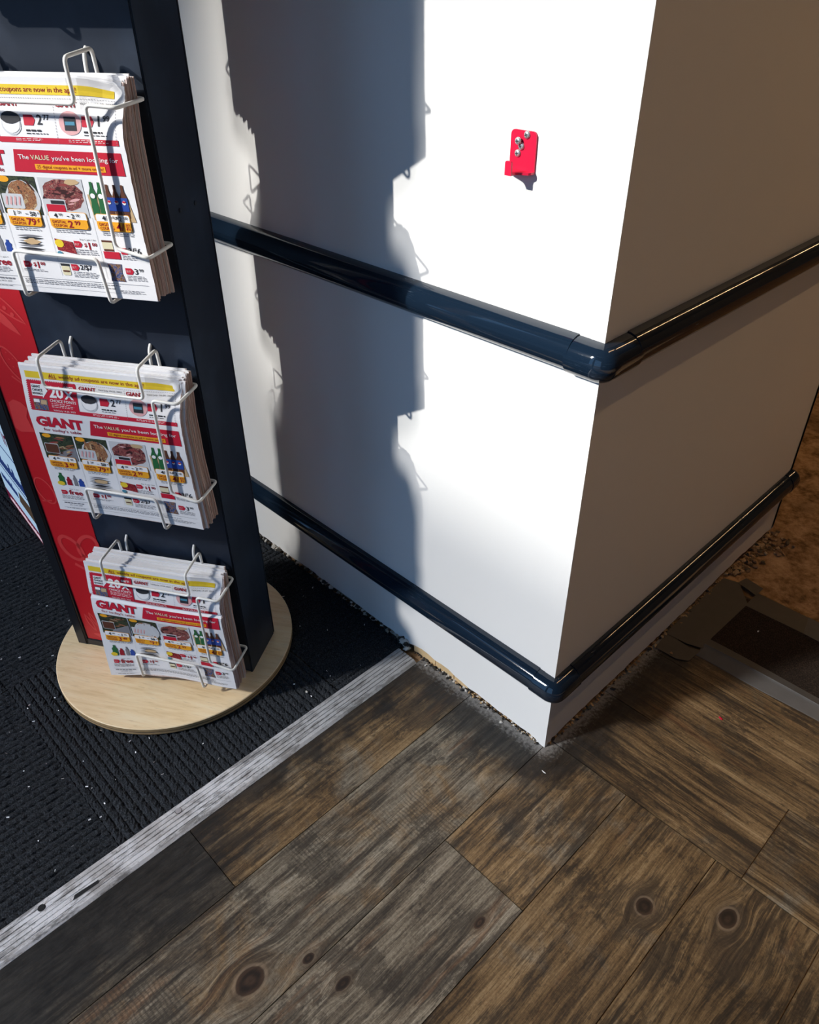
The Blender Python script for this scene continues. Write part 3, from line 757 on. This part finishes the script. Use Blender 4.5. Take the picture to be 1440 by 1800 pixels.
# ================================================================== WIRE RACKS
TIERZ = {0: 1.271, 1: .8655, 2: .46, 3: .0545}
TNAME = {0: 'topmost', 1: 'top', 2: 'middle', 3: 'bottom'}
O_F = Vector((FLx, FLy, 0)); 
def stand_obj(o, zb, back):
    """place a thing modelled in (u, -d, z above rack floor) on the front or the back of the stand"""
    if back:
        far = Vector((CX, CY, 0))*2 - O_F + Vector((cos(ANG), sin(ANG), 0))*.024; o.location = (far.x, far.y, zb); o.rotation_euler = (0, 0, ANG+pi)
    else:
        o.location = (O_F.x, O_F.y, zb); o.rotation_euler = (0, 0, ANG)
def L3(u, d, z): return (u, -d, z-.46)
def make_rack():
    t = empty('wire_rack')
    DF = .0812
    wire('top_loop', [L3(.190, .014, .70), L3(.190, .016, .764), L3(.190, DF-.001, .760), L3(.189, DF, .711), L3(.363, DF, .709), L3(.3615, DF-.001, .759), L3(.361, .018, .764), L3(.361, .014, .70)], M_WIRE, t)
    wire('side_guard', [L3(.30, .012, .708), L3(.420, .014, .708), L3(.4185, DF, .706), L3(.376, DF, .7085), L3(.374, DF, .534), L3(.421, DF, .523), L3(.4225, .014, .524), L3(.30, .012, .524)], M_WIRE, t)
    wire('bottom_loop', [L3(.208, .006, .454), L3(.2085, DF, .4545), L3(.207, DF, .521), L3(.341, DF, .517), L3(.3465, DF, .4545), L3(.3465, .006, .454)], M_WIRE, t)
    wire('back_frame', [L3(.19, .010, .70), L3(.19, .010, .455), L3(.361, .010, .455), L3(.361, .010, .70)], M_WIRE, t)
    for u in (.200, .342):
        wire('hook', [L3(u, .009, .50), L3(u, .010, .742), L3(u, .007, .757), L3(u-.001, -.001, .763)], M_WIRE, t, .0027, .006)
    return t
def copy_tree(o, parent=None):
    c_ = o.copy(); COL.objects.link(c_)
    if parent is not None: c_.parent = parent
    for ch in list(o.children): copy_tree(ch, c_)
    return c_
rack0 = make_rack()
RL = {(1, 0): 'white wire rack holding the sunlit top stack of newspapers', (2, 0): 'white wire rack holding the middle stack of newspapers', (3, 0): 'white wire rack holding the lowest newspaper stack, just above the plywood base',
      (0, 0): 'white wire rack high on the stand front, above the sunlit stack'}
first = True
for back in (0, 1):
    for tr in (1, 2, 3, 0):
        t = rack0 if first else copy_tree(rack0); first = False
        stand_obj(t, TIERZ[tr], back)
        tag(t, RL.get((tr, back), 'white wire rack on the hidden rear of the stand, %s row' % TNAME[tr]), 'wire rack', 'wire newspaper racks')

# ================================================================== NEWSPAPERS
PW, PH, U0 = .277, .275, .135
NP = 14; TH = .0505/NP; D0 = .0205
def sstep(x, a, b):
    t = max(0., min(1., (x-a)/(b-a))); return t*t*(3-2*t)
def warp(tier, k, s, t):
    """displacement (du, dd, dz) of page point s (left-right), t (top-bottom); k = 0 back paper .. 1 front paper"""
    du = dd = dz = 0
    dd -= (.006+.004*k)*sstep(.30-t, 0, .30)                       # heads lean back
    dd -= .016*k*k*sstep(s, .74, 1)*sstep(.24-t, 0, .24)           # bent-back top right corner
    dz -= .010*k*k*sstep(s, .80, 1)*sstep(.14-t, 0, .14)
    du += .004*s*sstep(t, .5, 1); dd += .0025*k*t*t
    if tier == 3:
        dd += .012*k*k*max(0, 1-s*2.6)**1.3*sstep(t, .25, 1); dz -= .014*k*k*(1-s)**2.2*sstep(t, .3, 1)
        dz += .009*k*sin(pi*min(1, max(0, (s-.12)/.75)))*sstep(t, .5, 1)
        dd += .0035*k*sin(pi*sstep(t, .26, .55))*(1-.5*s) ; dd -= .005*k*sstep(.022-abs(t-.284), 0, .022)
        dz -= .004*k*sin(pi*s)*sstep(t, .2, .3)
    elif tier == 2:
        dz += .004*k*sin(pi*s)*sstep(t, .6, 1)
        dd += .001*sin(pi*t)
    return du, dd, dz
def paper_mesh(tier, i, rng, leaves=4, simple=False):
    k = i/(NP-1); du0 = rng.uniform(-.004, .004) if i < NP-1 else 0; dz0 = rng.uniform(-.0035, .0025) if i < NP-1 else 0
    d_front = D0+TH*(i+1) - .0002; nx, nt = (10, 12) if i < NP-1 else (20, 56); th = TH*.94
    ss = [j/nx for j in range(nx+1)]; comb = []
    for q in range(leaves):
        y = q/leaves; e = rng.uniform(-.0028, .0008)
        comb += [(y+.02, e), (y+.6/leaves, e), (y+.66/leaves, -.0026), (y+.94/leaves, -.0026)]
    ring = [(s, 0., 0.) for s in ss[:-1]] + [(1., y, e) for y, e in comb] + [(s, 1., 0.) for s in ss[::-1]]
    n = len(ring); v = []; f = []; fm = []
    for r in range(nt+1):
        t = r/nt
        jig = rng.uniform(-.0005, .0005)
        for (s, y, e) in ring:
            du, dd, dz = warp(tier, k, s, t)
            th_t = th*(.82 if r in (0,) else 1)
            v.append((U0+PW*s+du+du0+e+(jig if s == 1 else 0), -(d_front-th_t*y+dd), PH*(1-t)+dz+dz0))
    nl = nx
    for r in range(nt):
        for j in range(n):
            a, b_ = r*n+j, r*n+(j+1) % n
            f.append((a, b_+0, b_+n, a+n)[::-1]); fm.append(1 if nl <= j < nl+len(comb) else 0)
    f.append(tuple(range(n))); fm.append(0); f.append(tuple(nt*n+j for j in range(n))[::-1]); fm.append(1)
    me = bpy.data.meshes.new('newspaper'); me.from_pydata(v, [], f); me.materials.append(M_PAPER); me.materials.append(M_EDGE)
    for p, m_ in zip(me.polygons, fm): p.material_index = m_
    me.update(); return me
ORD = ['frontmost', 'second', 'third', 'fourth', 'fifth', 'sixth', 'seventh', 'eighth', 'ninth', 'tenth', 'eleventh', 'twelfth', 'thirteenth', 'rearmost']
FRONT = {}
MESHES = {}
for tr in (1, 2, 3):
    rng = random.Random(40+tr); MESHES[tr] = [paper_mesh(tr, i, rng) for i in range(NP)]
MESHES[0] = MESHES[1]
for back in (0, 1):
    for tr in (1, 2, 3, 0):
        hid = back or tr == 0
        for i in range(NP):
            if hid and i not in (0, 3, 6, 9, 11, 12, 13): continue
            o = link(bpy.data.objects.new('newspaper', MESHES[tr][i])); stand_obj(o, TIERZ[tr], back)
            w_ = ORD[NP-1-i]; row = {1: 'sunlit top', 2: 'middle', 3: 'lowest', 0: 'topmost'}[tr]
            if back: lab = 'folded newspaper, %s from outside in the %s rack behind the stand' % (w_, TNAME[tr])
            elif tr == 0: lab = 'folded newspaper, %s in the rack above the sunlit stack' % w_
            elif i == NP-1: lab = 'front newspaper with full printed cover in the %s wire rack' % row
            else: lab = 'folded newspaper, %s from the front in the %s wire rack' % (w_, row)
            tag(o, lab, 'newspaper', ('newspapers behind the stand' if back else 'newspapers in the %s rack' % row))
            if not hid and i == NP-1: FRONT[tr] = o

# ---- the printed cover -------------------------------------------------------------
_tc = {}
def text_geo(s, bold=0.0, res=2):
    key = (s, bold)
    if key in _tc: return _tc[key]
    cu = bpy.data.curves.new('lettering', 'FONT'); cu.body = s; cu.resolution_u = res; cu.offset = bold; cu.size = 1
    ob = bpy.data.objects.new('lettering', cu); me = ob.to_mesh()
    vs = [(v.co.x, v.co.y) for v in me.vertices]; fs = [tuple(p.vertices) for p in me.polygons]
    ob.to_mesh_clear(); bpy.data.objects.remove(ob); bpy.data.curves.remove(cu)
    x0 = min(v[0] for v in vs); x1 = max(v[0] for v in vs); y0 = min(v[1] for v in vs); y1 = max(v[1] for v in vs)
    _tc[key] = ([((x-x0)/(x1-x0), (y-y0)/(y1-y0)) for x, y in vs], fs, (x1-x0)/(y1-y0)); return _tc[key]
class Page:
    def __init__(s, tier): s.tier = tier; s.o = FRONT[tier]
    def P(s, x, t, lay):
        du, dd, dz = warp(s.tier, 1, x, t); return (U0+PW*x+du, -(D0+TH*NP-.0002+dd+(.0007+.0004*lay if s.tier == 3 else .00015+.00035*lay)), PH*(1-t)+dz)
    def quad(s, mb, c, lay=1, nx=None, nt=None, m=0):
        """c: four (s,t) corners tl,tr,br,bl"""
        w = abs(c[1][0]-c[0][0]); h = abs(c[3][1]-c[0][1]); nx = nx or max(1, int(w*20)); nt = nt or max(1, int(h*56)); v = []; f = []
        for i in range(nt+1):
            for j in range(nx+1):
                a, b_ = i/nt, j/nx
                x = (c[0][0]*(1-b_)+c[1][0]*b_)*(1-a)+(c[3][0]*(1-b_)+c[2][0]*b_)*a
                t = (c[0][1]*(1-b_)+c[1][1]*b_)*(1-a)+(c[3][1]*(1-b_)+c[2][1]*b_)*a
                v.append(s.P(x, t, lay))
        for i in range(nt):
            for j in range(nx): k = i*(nx+1)+j; f.append((k, k+nx+1, k+nx+2, k+1))
        mb.add(v, f, m)
    def rect(s, mb, x0, t0, x1, t1, lay=1, m=0): s.quad(mb, [(x0, t0), (x1, t0), (x1, t1), (x0, t1)], lay, m=m)
    def poly(s, mb, pts, lay=1, m=0): mb.add([s.P(x, t, lay) for x, t in pts], [tuple(range(len(pts)))[::-1]], m)
    def text(s, mb, txt, x0, t0, x1, t1, lay=2, bold=0.0, m=0, slant=0.0):
        vs, fs, asp = text_geo(txt, bold)
        if len(txt) <= 2:
            wn = asp*abs(t1-t0)*PH/PW*1.15
            if x1-x0 > wn: c_ = (x0+x1)/2; x0, x1 = c_-wn/2, c_+wn/2
        mb.add([s.P(x0+(x1-x0)*a+slant*(b_-.5), t1+(t0-t1)*b_, lay) for a, b_ in vs], fs, m)
    def lines(s, mb, x0, t0, x1, t1, n, rng, lay=2, m=0, h=.45):
        dt = (t1-t0)/n
        for i in range(n):
            x = x0; end = x1 - rng.uniform(0, .25)*(x1-x0)
            while x < end:
                w = rng.uniform(.008, .03); s.rect(mb, x, t0+dt*i, min(x+w, end), t0+dt*(i+h), lay, m); x += w+.006
def rrect(x0, t0, x1, t1, r, n=4):
    out = []
    for (cx, ct, a0) in ((x1-r, t0+r, -pi/2), (x1-r, t1-r, 0), (x0+r, t1-r, pi/2), (x0+r, t0+r, pi)):
        for i in range(n+1):
            a = a0+pi/2*i/n; out.append((cx+r*cos(a), ct+r*sin(a)))
    return out
def arrowbox(x0, t0, x1, t1): return [(x0, t0), (x1-.012, t0), (x1, (t0+t1)/2), (x1-.012, t1), (x0, t1)]
def blob(cx, ct, rx, rt, rng, n=14, j=.18): return [(cx+rx*cos(2*pi*i/n)*rng.uniform(1-j, 1+j), ct+rt*sin(2*pi*i/n)*rng.uniform(1-j, 1+j)) for i in range(n)]
def bottle(x, t0, t1, w): 
    return [(x-w*.28, t0), (x+w*.28, t0), (x+w*.3, t0+(t1-t0)*.18), (x+w*.75, t0+(t1-t0)*.36), (x+w*.62, t0+(t1-t0)*.6), (x+w*.75, t0+(t1-t0)*.75), (x+w*.7, t1), (x-w*.7, t1), (x-w*.75, t0+(t1-t0)*.75), (x-w*.62, t0+(t1-t0)*.6), (x-w*.75, t0+(t1-t0)*.36), (x-w*.3, t0+(t1-t0)*.18)]
def cover(tier):
    pg = Page(tier); root = pg.o; rng = random.Random(60+tier)
    def part(name, mats, par, fn):
        mb = MB(); fn(mb); return mb.build(name, mats, par)
    def letters(par, mat, items):
        for q in items: part('lettering', mat, par, lambda m: pg.text(m, *q))
    # yellow banner
    yb = part('yellow_banner', I_YEL, root, lambda m: pg.rect(m, .03, .030, .955, .070))
    def t_(m):
        pg.text(m, 'weekly ad coupons are now in the app!', .25, .037, .79, .066)
    part('lettering', I_DRED, yb, t_); part('lettering', I_DRED, yb, lambda m: (pg.text(m, 'ALL', .185, .037, .235, .061, bold=.012), pg.rect(m, .185, .064, .235, .067, 2)))
    # rewards coupon
    def box(m):
        pg.rect(m, .032, .086, .352, .268)
        for i in range(26): pg.rect(m, .034+.0123*i, .081, .040+.0123*i, .087)
        for i in range(15): pg.rect(m, .027, .09+.012*i, .033, .096+.012*i)
    rc = part('rewards_coupon', I_RED, root, box)
    part('white_arrow', I_WHT, rc, lambda m: pg.poly(m, [(.055, .105), (.125, .105), (.125, .095), (.163, .140), (.125, .186), (.125, .176), (.055, .176)], 2))
    letters(rc, I_BLK, [('GIANT', .060, .111, .118, .127, 3, .02), ('CHOICE', .060, .132, .128, .148, 3, .02), ('REWARDS', .060, .154, .128, .167, 3, .02)])
    letters(rc, I_WHT, [('20', .170, .108, .265, .180, 2, .035), ('X', .268, .130, .330, .180, 2, .035), ('earn', .272, .103, .335, .120, 2, .02), ('CHOICE POINTS', .168, .188, .340, .205, 2, .008), ('Valid July 14-20, 2023', .18, .250, .325, .263)])
    part('fine_print', I_WHT, rc, lambda m: pg.lines(m, .175, .213, .345, .243, 3, rng, 2, h=.28))
    part('picture', [P_BAG, I_TAN, I_WHT], rc, lambda m: (pg.rect(m, .055, .192, .150, .262, 2), pg.rect(m, .105, .198, .145, .225, 3, 1), pg.rect(m, .06, .196, .098, .215, 3, 2)))
    # two coupons
    for (x0, price, col, round_) in ((.362, '2', I_BLK, True), (.665, '1', I_BLK, False)):
        def dots(m):
            for i in range(24): pg.rect(m, x0+.0125*i, .083, x0+.006+.0125*i, .085, 1)
            for i in range(15): pg.rect(m, x0+.30, .09+.0125*i, x0+.302, .097+.0125*i, 1)
        cp = part('coupon', I_GRY, root, dots)
        part('lettering', I_DRED, cp, lambda m: pg.text(m, 'GIANT', x0+.008, .093, x0+.118, .118, 1, .03))
        def t4(m):
            pg.text(m, 'Valid July 14-20, 2023', x0+.135, .097, x0+.285, .109, 1)
            pg.text(m, price, x0+.205, .150, x0+.232, .192, 1, .015); pg.text(m, '77' if price == '2' else '99', x0+.236, .150, x0+.275, .172, 1, .012)
            pg.lines(m, x0+.14, .213, x0+.25, .223, 1, rng, 1, h=.8); pg.lines(m, x0+.14, .228, x0+.26, .236, 1, rng, 1)
        part('lettering', I_BLK, cp, t4)
        bu = part('buy_arrow', I_RED, cp, lambda m: pg.poly(m, arrowbox(x0+.135, .152, x0+.195, .196)))
        if round_:
            part('bowl_picture', [I_LGRY, I_BLK, I_WHT], cp, lambda m: (pg.poly(m, blob(x0+.066, .195, .052, .045, rng, 20, .02)), pg.poly(m, blob(x0+.066, .190, .047, .040, rng, 20, .02), 2, 2), pg.poly(m, blob(x0+.066, .165, .050, .026, rng, 18, .06), 3, 1)))
        else:
            part('tray_picture', [I_PINK, I_TEAL, I_BLK], cp, lambda m: (pg.poly(m, blob(x0+.075, .182, .058, .050, rng, 22, .02)), pg.rect(m, x0+.045, .155, x0+.105, .212, 2, 2), pg.rect(m, x0+.05, .175, x0+.10, .19, 3, 1)))
    rs = part('red_strip', I_RED, root, lambda m: pg.rect(m, .352, .246, .975, .270))
    part('lettering', I_WHT, rs, lambda m: (pg.lines(m, .44, .251, .62, .265, 2, rng, 2, h=.3), pg.lines(m, .72, .251, .93, .265, 2, rng, 2, h=.3)))
    # masthead
    part('masthead', I_RED, root, lambda m: pg.text(m, 'GIANT', .035, .305, .352, .375, 1, .055))
    part('motto', I_DRED, root, lambda m: pg.text(m, "for today's table", .07, .383, .325, .410, 1, .004))
    vb = part('value_banner', I_RED, root, lambda m: pg.quad(m, [(.408, .300), (.975, .300), (.978, .400), (.385, .400)]))
    letters(vb, I_WHT, [('The', .425, .322, .482, .343, 2, .004), ("you've been looking for", .605, .322, .955, .349, 2, .004)])
    part('lettering', I_CREAM, vb, lambda m: pg.text(m, 'VALUE', .492, .322, .592, .343, 2, .012))
    ys_ = part('yellow_strip', I_ORG, vb, lambda m: pg.rect(m, .505, .362, .880, .387, 2))
    part('lettering', I_DRED, vb, lambda m: pg.text(m, '25 digital coupons in ad + more online!', .515, .366, .87, .385, 3))
    # four offers
    X = [(.030, .250), (.262, .478), (.495, .735), (.755, .970)]
    prices = [('4', '49', '1', '00', '3', '49'), ('1', '29', '50', '\u00a2', '79', '\u00a2'), ('4', '99', '2', '00', '2', '99'), ('4/', '$14', '2', '00', '4/', '$12')]
    ph = [P_MEAT1, P_MEAT2, P_MEAT3, I_WHT]
    for i, (x0, x1) in enumerate(X):
        if i < 3:
            p = part('meat_photo', [P_DARKG, P_DARKG, I_LGRY][i], root, lambda m: pg.rect(m, x0, .422, x1, .600))
            if i < 2: part('platter', [I_GRY, I_LGRY][i], p, lambda m: pg.poly(m, blob((x0+x1)/2+.02, .525, .095, .085, rng, 22, .03) if i else [(x0+.09, .56), (x1, .50), (x1, .60), (x0+.06, .60)], 1.15))
            main = [(.13, .475, .085, .045), (.125, .515, .080, .075), (.12, .500, .112, .072)][i]
            if i: part('roast', [0, P_MEAT2, P_MEAT3][i], p, lambda m: pg.poly(m, blob(x0+main[0], main[1], main[2], main[3], rng, 24, .07), 1.25))
            for q in range(16):
                bx, bt = (x0+rng.uniform(.07, .20), rng.uniform(.432, .585)) if i == 0 else (x0+main[0]+rng.uniform(-.7, .7)*main[2], main[1]+rng.uniform(-.75, .75)*main[3])
                L_ = rng.uniform(.018, .042); a_ = rng.uniform(-.5, .3) if i != 1 else rng.uniform(.8, 2.2); w_ = rng.uniform(.003, .0075)
                part('meat_cut', [(P_MEAT1, I_MEATR, I_BRN, I_MEATL, I_TAN), (I_MEATL, P_MEAT1, I_TAN, I_MEATD, P_MEAT2), (I_MEATD, I_MEATR, P_MEAT3, I_MEATD, I_PINK)][i][q % 5], p,
                     lambda m: pg.poly(m, [(min(x1-.004, max(x0+.004, bx+cos(a_)*L_*c1-sin(a_)*w_*s1)), min(.597, max(.425, bt+sin(a_)*L_*c1+cos(a_)*w_*s1))) for c1, s1 in ((-1, 0), (-.6, .8), (0, 1), (.6, .8), (1, 0), (.6, -.8), (0, -1), (-.6, -.8))][::-1], 1.3+.03*q))
            if i == 0:
                part('orange_badge', I_ORG, p, lambda m: pg.poly(m, blob(x0+.045, .437, .030, .014, rng, 16, .02), 2))
                part('meat_tray', [I_BRN, I_LGRY], p, lambda m: (pg.poly(m, rrect(x0+.012, .490, x0+.108, .560, .008), 2, 1), pg.poly(m, rrect(x0+.016, .494, x0+.104, .556, .007), 3)))
            if i == 1:
                part('orange_badge', I_ORG, p, lambda m: pg.poly(m, blob(x0+.042, .437, .032, .015, rng, 16, .02), 2))
                part('meat_tray', [I_PINK, I_LGRY], p, lambda m: (pg.poly(m, rrect(x0+.008, .505, x0+.125, .575, .008), 2, 1), [pg.poly(m, [(x0+.02+.024*q, .555), (x0+.032+.024*q, .515), (x0+.040+.024*q, .520), (x0+.030+.024*q, .560)], 3, 0) for q in range(4)]))
            if i == 2:
                part('meat_tray', [I_RED, I_BLK, I_LGRY], p, lambda m: (pg.poly(m, rrect(x0+.01, .520, x0+.125, .590, .006), 2, 2), pg.poly(m, rrect(x0+.016, .545, x0+.118, .585, .005), 3, 0), pg.rect(m, x0+.045, .526, x0+.118, .542, 3, 1)))
                part('rim', I_TAN, p, lambda m: pg.poly(m, blob(x0+.185, .437, .040, .014, rng), 2))
        else:
            p = part('bottle_photo', I_TAN, root, lambda m: pg.poly(m, [(x0-.005, .490), (x1-.01, .490), (x1+.015, .610), (x0+.005, .610)], 1))
            for q in range(2): part('green_bottle', I_GRN, p, lambda m: pg.poly(m, bottle(x0+.026+.042*q, .432, .585, .026), 2))
            for q in range(3):
                part('cola_bottle', I_BRN, p, lambda m: pg.poly(m, bottle(x0+.108+.040*q, .440, .592, .024), 2))
            part('blue_label', I_BLU, p, lambda m: pg.poly(m, rrect(x0+.092, .498, x0+.208, .560, .004), 3))
            part('white_spots', [I_WHT, I_RED], p, lambda m: [(pg.poly(m, blob(x0+.108+.04*q, .520, .010, .010, rng, 12, 0), 4), pg.poly(m, blob(x0+.108+.04*q, .516, .009, .005, rng, 12, 0), 5, 1)) for q in range(3)] + [pg.poly(m, blob(x0+.026+.042*q, .495, .013, .012, rng, 12, 0), 4) for q in range(2)])
        # price tag
        tx0, tx1 = x0+.016, x1-.018
        tg = part('price_tag', [I_ORG, I_WHT], root, lambda m: (pg.poly(m, rrect(tx0-.003, .577, tx1+.003, .659, .012), 3, 0), pg.poly(m, rrect(tx0, .579, tx1, .657, .011), 4, 1), pg.poly(m, [(tx0, .612), (tx1, .612), (tx1, .646), (tx1-.011, .657), (tx0+.011, .657), (tx0, .646)], 5, 0)))
        a, b_, c_, d_, e_, g_ = prices[i]
        def t6(m):
            x = tx0+.028
            pg.text(m, a, x, .585, x+.020*len(a), .607, 6, .02); pg.text(m, b_, x+.022*len(a), .585, x+.022*len(a)+.016*len(b_), .598, 6, .015)
            pg.rect(m, x+.072, .596, x+.086, .599, 6)
            pg.text(m, c_, x+.095, .585, x+.095+.020*len(c_), .607, 6, .02); pg.text(m, d_, x+.098+.020*len(c_), .585, x+.098+.020*len(c_)+.015*len(d_), .598, 6, .015)
        part('lettering', I_BLK, tg, t6)
        def t7(m):
            pg.text(m, 'DIGITAL', tx0+.012, .619, tx0+.088, .633, 6, .008); pg.text(m, 'COUPON', tx0+.012, .637, tx0+.088, .651, 6, .008)
            pg.text(m, e_, tx0+.098, .617, tx0+.098+.026*len(e_), .652, 6, .02); pg.text(m, g_, tx0+.102+.026*len(e_), .617, min(tx1-.004, tx0+.102+.026*len(e_)+.022*len(g_)), .638 if i < 3 else .652, 6, .015)
        part('lettering', I_DRED, tg, t7)
    def fine1(m):
        for (x0, x1) in X: pg.lines(m, x0+.03, .667, x1-.01, .685, 2, rng, 1)
    part('fine_print', I_GRY, root, fine1)
    for x in (.256, .486, .745): part('column_rule', I_LGRY, root, lambda m: pg.quad(m, [(x, .60), (x+.0018, .60), (x+.0018, .90), (x, .90)], 1))
    # second row
    for (x, t0, t1, w, mt) in ((.085, .705, .795, .030, I_GRN), (.135, .730, .795, .024, I_DRED), (.180, .712, .795, .017, I_GRY), (.220, .735, .795, .026, I_BLU)):
        part('bottle_picture', mt, root, lambda m: pg.poly(m, bottle(x, t0, t1, w)))
    part('lemon_picture', I_YEL, root, lambda m: pg.poly(m, blob(.075, .785, .026, .017, rng, 14, .08), 2))
    def fish(m):
        for q in range(8):
            tq = .708+.0125*q; pg.poly(m, leafst(.275+rng.uniform(0, .02), tq, .440-rng.uniform(0, .02), tq+rng.uniform(-.004, .006), .006), 1, 0 if q % 2 else 1)
        pg.poly(m, blob(.37, .735, .045, .015, rng), 2, 2)
    def leafst(x0, t0, x1, t1, w):
        n = 8; a = [(x0+(x1-x0)*i/n, t0+(t1-t0)*i/n-w*sin(pi*i/n)) for i in range(n+1)]; return a + [(x0+(x1-x0)*i/n, t0+(t1-t0)*i/n+w*sin(pi*i/n)) for i in range(n-1, 0, -1)]
    part('fish_picture', [I_BLK, I_GRY, I_TAN], root, fish)
    bp = part('berry_box', P_BERRY, root, lambda m: pg.poly(m, [(.500, .712), (.600, .725), (.608, .785), (.505, .770)]))
    part('yellow_label', I_YEL, bp, lambda m: pg.poly(m, blob(.523, .735, .025, .020, rng, 16, .02), 2)); part('blue_badge', I_TEAL, bp, lambda m: pg.poly(m, blob(.512, .787, .015, .013, rng, 16, .02), 2))
    part('snack_bags', [I_CREAM, I_BRN, I_RED], root, lambda m: (pg.rect(m, .765, .705, .822, .715, 1, 1), pg.rect(m, .765, .715, .822, .748, 1, 0), pg.rect(m, .768, .748, .822, .758, 1, 1), pg.rect(m, .762, .760, .850, .795, 2, 2)))
    for (x, t) in ((.055, .838), (.280, .838), (.607, .718), (.860, .738), (.555, .838), (.860, .838)):
        ba = part('buy_arrow', I_RED, root, lambda m: pg.poly(m, arrowbox(x, t, x+.045, t+.032))); part('lettering', I_PINK, ba, lambda m: pg.text(m, 'BUY', x+.006, t+.010, x+.030, t+.022, 2, .01))
    for a_ in (('free', .108, .832, .205, .870, .03), ('$', .335, .842, .352, .866, .02), ('1', .356, .838, .372, .872, .025), ('00', .376, .838, .405, .856, .02), ('$', .660, .726, .680, .748, .02), ('1', .684, .722, .698, .758, .025), ('00', .703, .722, .738, .740, .02)):
        part('offer_price', I_DRED, root, lambda m: pg.text(m, *a_[:5], 1, a_[5]))
    for a_ in (('3/', .905, .735, .935, .765, .015), ('$', .936, .733, .948, .750, .015), ('6', .950, .735, .972, .765, .015), ('2/$7', .605, .838, .672, .868, .015), ('3', .908, .838, .930, .868, .015), ('99', .934, .838, .960, .854, .012), ('buy 1, get 1 for', .645, .705, .735, .715, .004), ('buy 1, get 1', .12, .822, .195, .830, .004)):
        part('offer_price', I_BLK, root, lambda m: pg.text(m, *a_[:5], 1, a_[5]))
    part('jar_picture', [I_BRN, I_CREAM, I_BLK], root, lambda m: (pg.rect(m, .495, .838, .545, .850, 1, 2), pg.poly(m, rrect(.497, .850, .543, .898, .008), 1, 1), pg.rect(m, .502, .872, .538, .88, 2, 0)))
    part('chip_bag', P_BAG, root, lambda m: pg.poly(m, [(.765, .820), (.845, .820), (.838, .865), (.848, .910), (.768, .910), (.775, .865)]))
    def fine2(m):
        pg.lines(m, .05, .878, .215, .908, 4, rng, 1); pg.lines(m, .27, .878, .42, .892, 2, rng, 1); pg.lines(m, .605, .760, .735, .79, 3, rng, 1); pg.lines(m, .862, .775, .96, .80, 3, rng, 1)
        pg.lines(m, .56, .876, .72, .908, 4, rng, 1); pg.lines(m, .862, .876, .97, .905, 4, rng, 1); pg.rect(m, .04, .922, .97, .9235, 1)
        pg.lines(m, .26, .932, .86, .958, 3, rng, 1); pg.text(m, 'July 14-20, 2023', .085, .948, .175, .960, 1, .004); pg.lines(m, .05, .934, .225, .944, 1, rng, 1, h=.8); pg.rect(m, .04, .972, .9, .973, 1)
        pg.lines(m, .06, .976, .2, .984, 1, rng, 1); pg.lines(m, .80, .955, .95, .972, 3, rng, 1)
    part('fine_print', I_GRY, root, fine2)
for tr in (1, 2, 3): cover(tr)

# ================================================================== LIT SIGN BEHIND THE STAND
sg = empty('display_sign', (-1.618, -.408, 0), -.080)
tag(sg, 'pale blue lit display sign with maroon lower band, behind the newspaper stand', 'sign')
M_SB = emis('sign_blue_glow', (.46, .68, .92), .72); M_SM = emis('sign_maroon_glow', (.12, .006, .03), .8); M_ST = emis('sign_navy_glow', (.02, .05, .22), .6); M_SW = emis('sign_white_glow', (.75, .6, .7), .8); M_SBR = emis('sign_brown_glow', (.09, .06, .04), .6)
boxbev('cabinet', -.002, .345, .004, .05, .0065, .72, M_BLACKTRIM, sg, .003)
mb = MB(); mb.box(0, .343, .0, .0045, .044, .70); mb.build('blue_screen', M_SB, sg)
mb = MB(); mb.box(0, .343, -.0005, .0045, .008, .0435); bd = mb.build('maroon_band', M_SM, sg)
def sgtext(txt, x0, z0, x1, z1, mat, par=None, bold=.02):
    vs, fs, _a = text_geo(txt, bold); mesh('lettering', [(x0+(x1-x0)*a, -.0012, z0+(z1-z0)*b_) for a, b_ in vs], fs, mat, par or sg)
sgtext('in', .262, .305, .31, .355, M_SM); 
sr = random.Random(9)
def sgmarks(x0, z0, x1, z1, mat, par=None):
    # lettering seen too obliquely to be read: a row of uneven upright strokes
    x = x0; mb_ = MB()
    while x < x1:
        w_ = sr.uniform(.004, .010)*(z1-z0)/.04; h_ = (z1-z0)*sr.choice((.6, .62, .65, 1.0)); mb_.box(x, x+w_, -.0012, -.0002, z0, z0+h_); x += w_+sr.uniform(.003, .006)*(z1-z0)/.04
    o = mb_.build('lettering', mat, par or sg); o['kind'] = 'stuff'
sgmarks(.06, .165, .285, .210, M_ST); sgmarks(.03, .095, .17, .122, M_ST)
mb = MB(); mb.box(.05, .34, -.001, 0, .262, .264); mb.build('rule', M_ST, sg); mb = MB(); mb.box(.05, .29, -.001, 0, .150, .152); mb.build('rule', M_ST, sg)
sgmarks(.03, .017, .325, .032, M_SW, bd)
mb = MB(); mb.add([(.175, -.001, .085), (.33, -.001, .078), (.335, -.001, .115), (.30, -.001, .132), (.20, -.001, .13)], [(0, 1, 2, 3, 4)]); mb.build('picture', M_SBR, sg)
mb = MB(); mb.add([(.285, -.001, .165), (.34, -.001, .160), (.34, -.001, .215), (.29, -.001, .208)], [(0, 1, 2, 3)]); mb.build('picture', M_ST, sg)
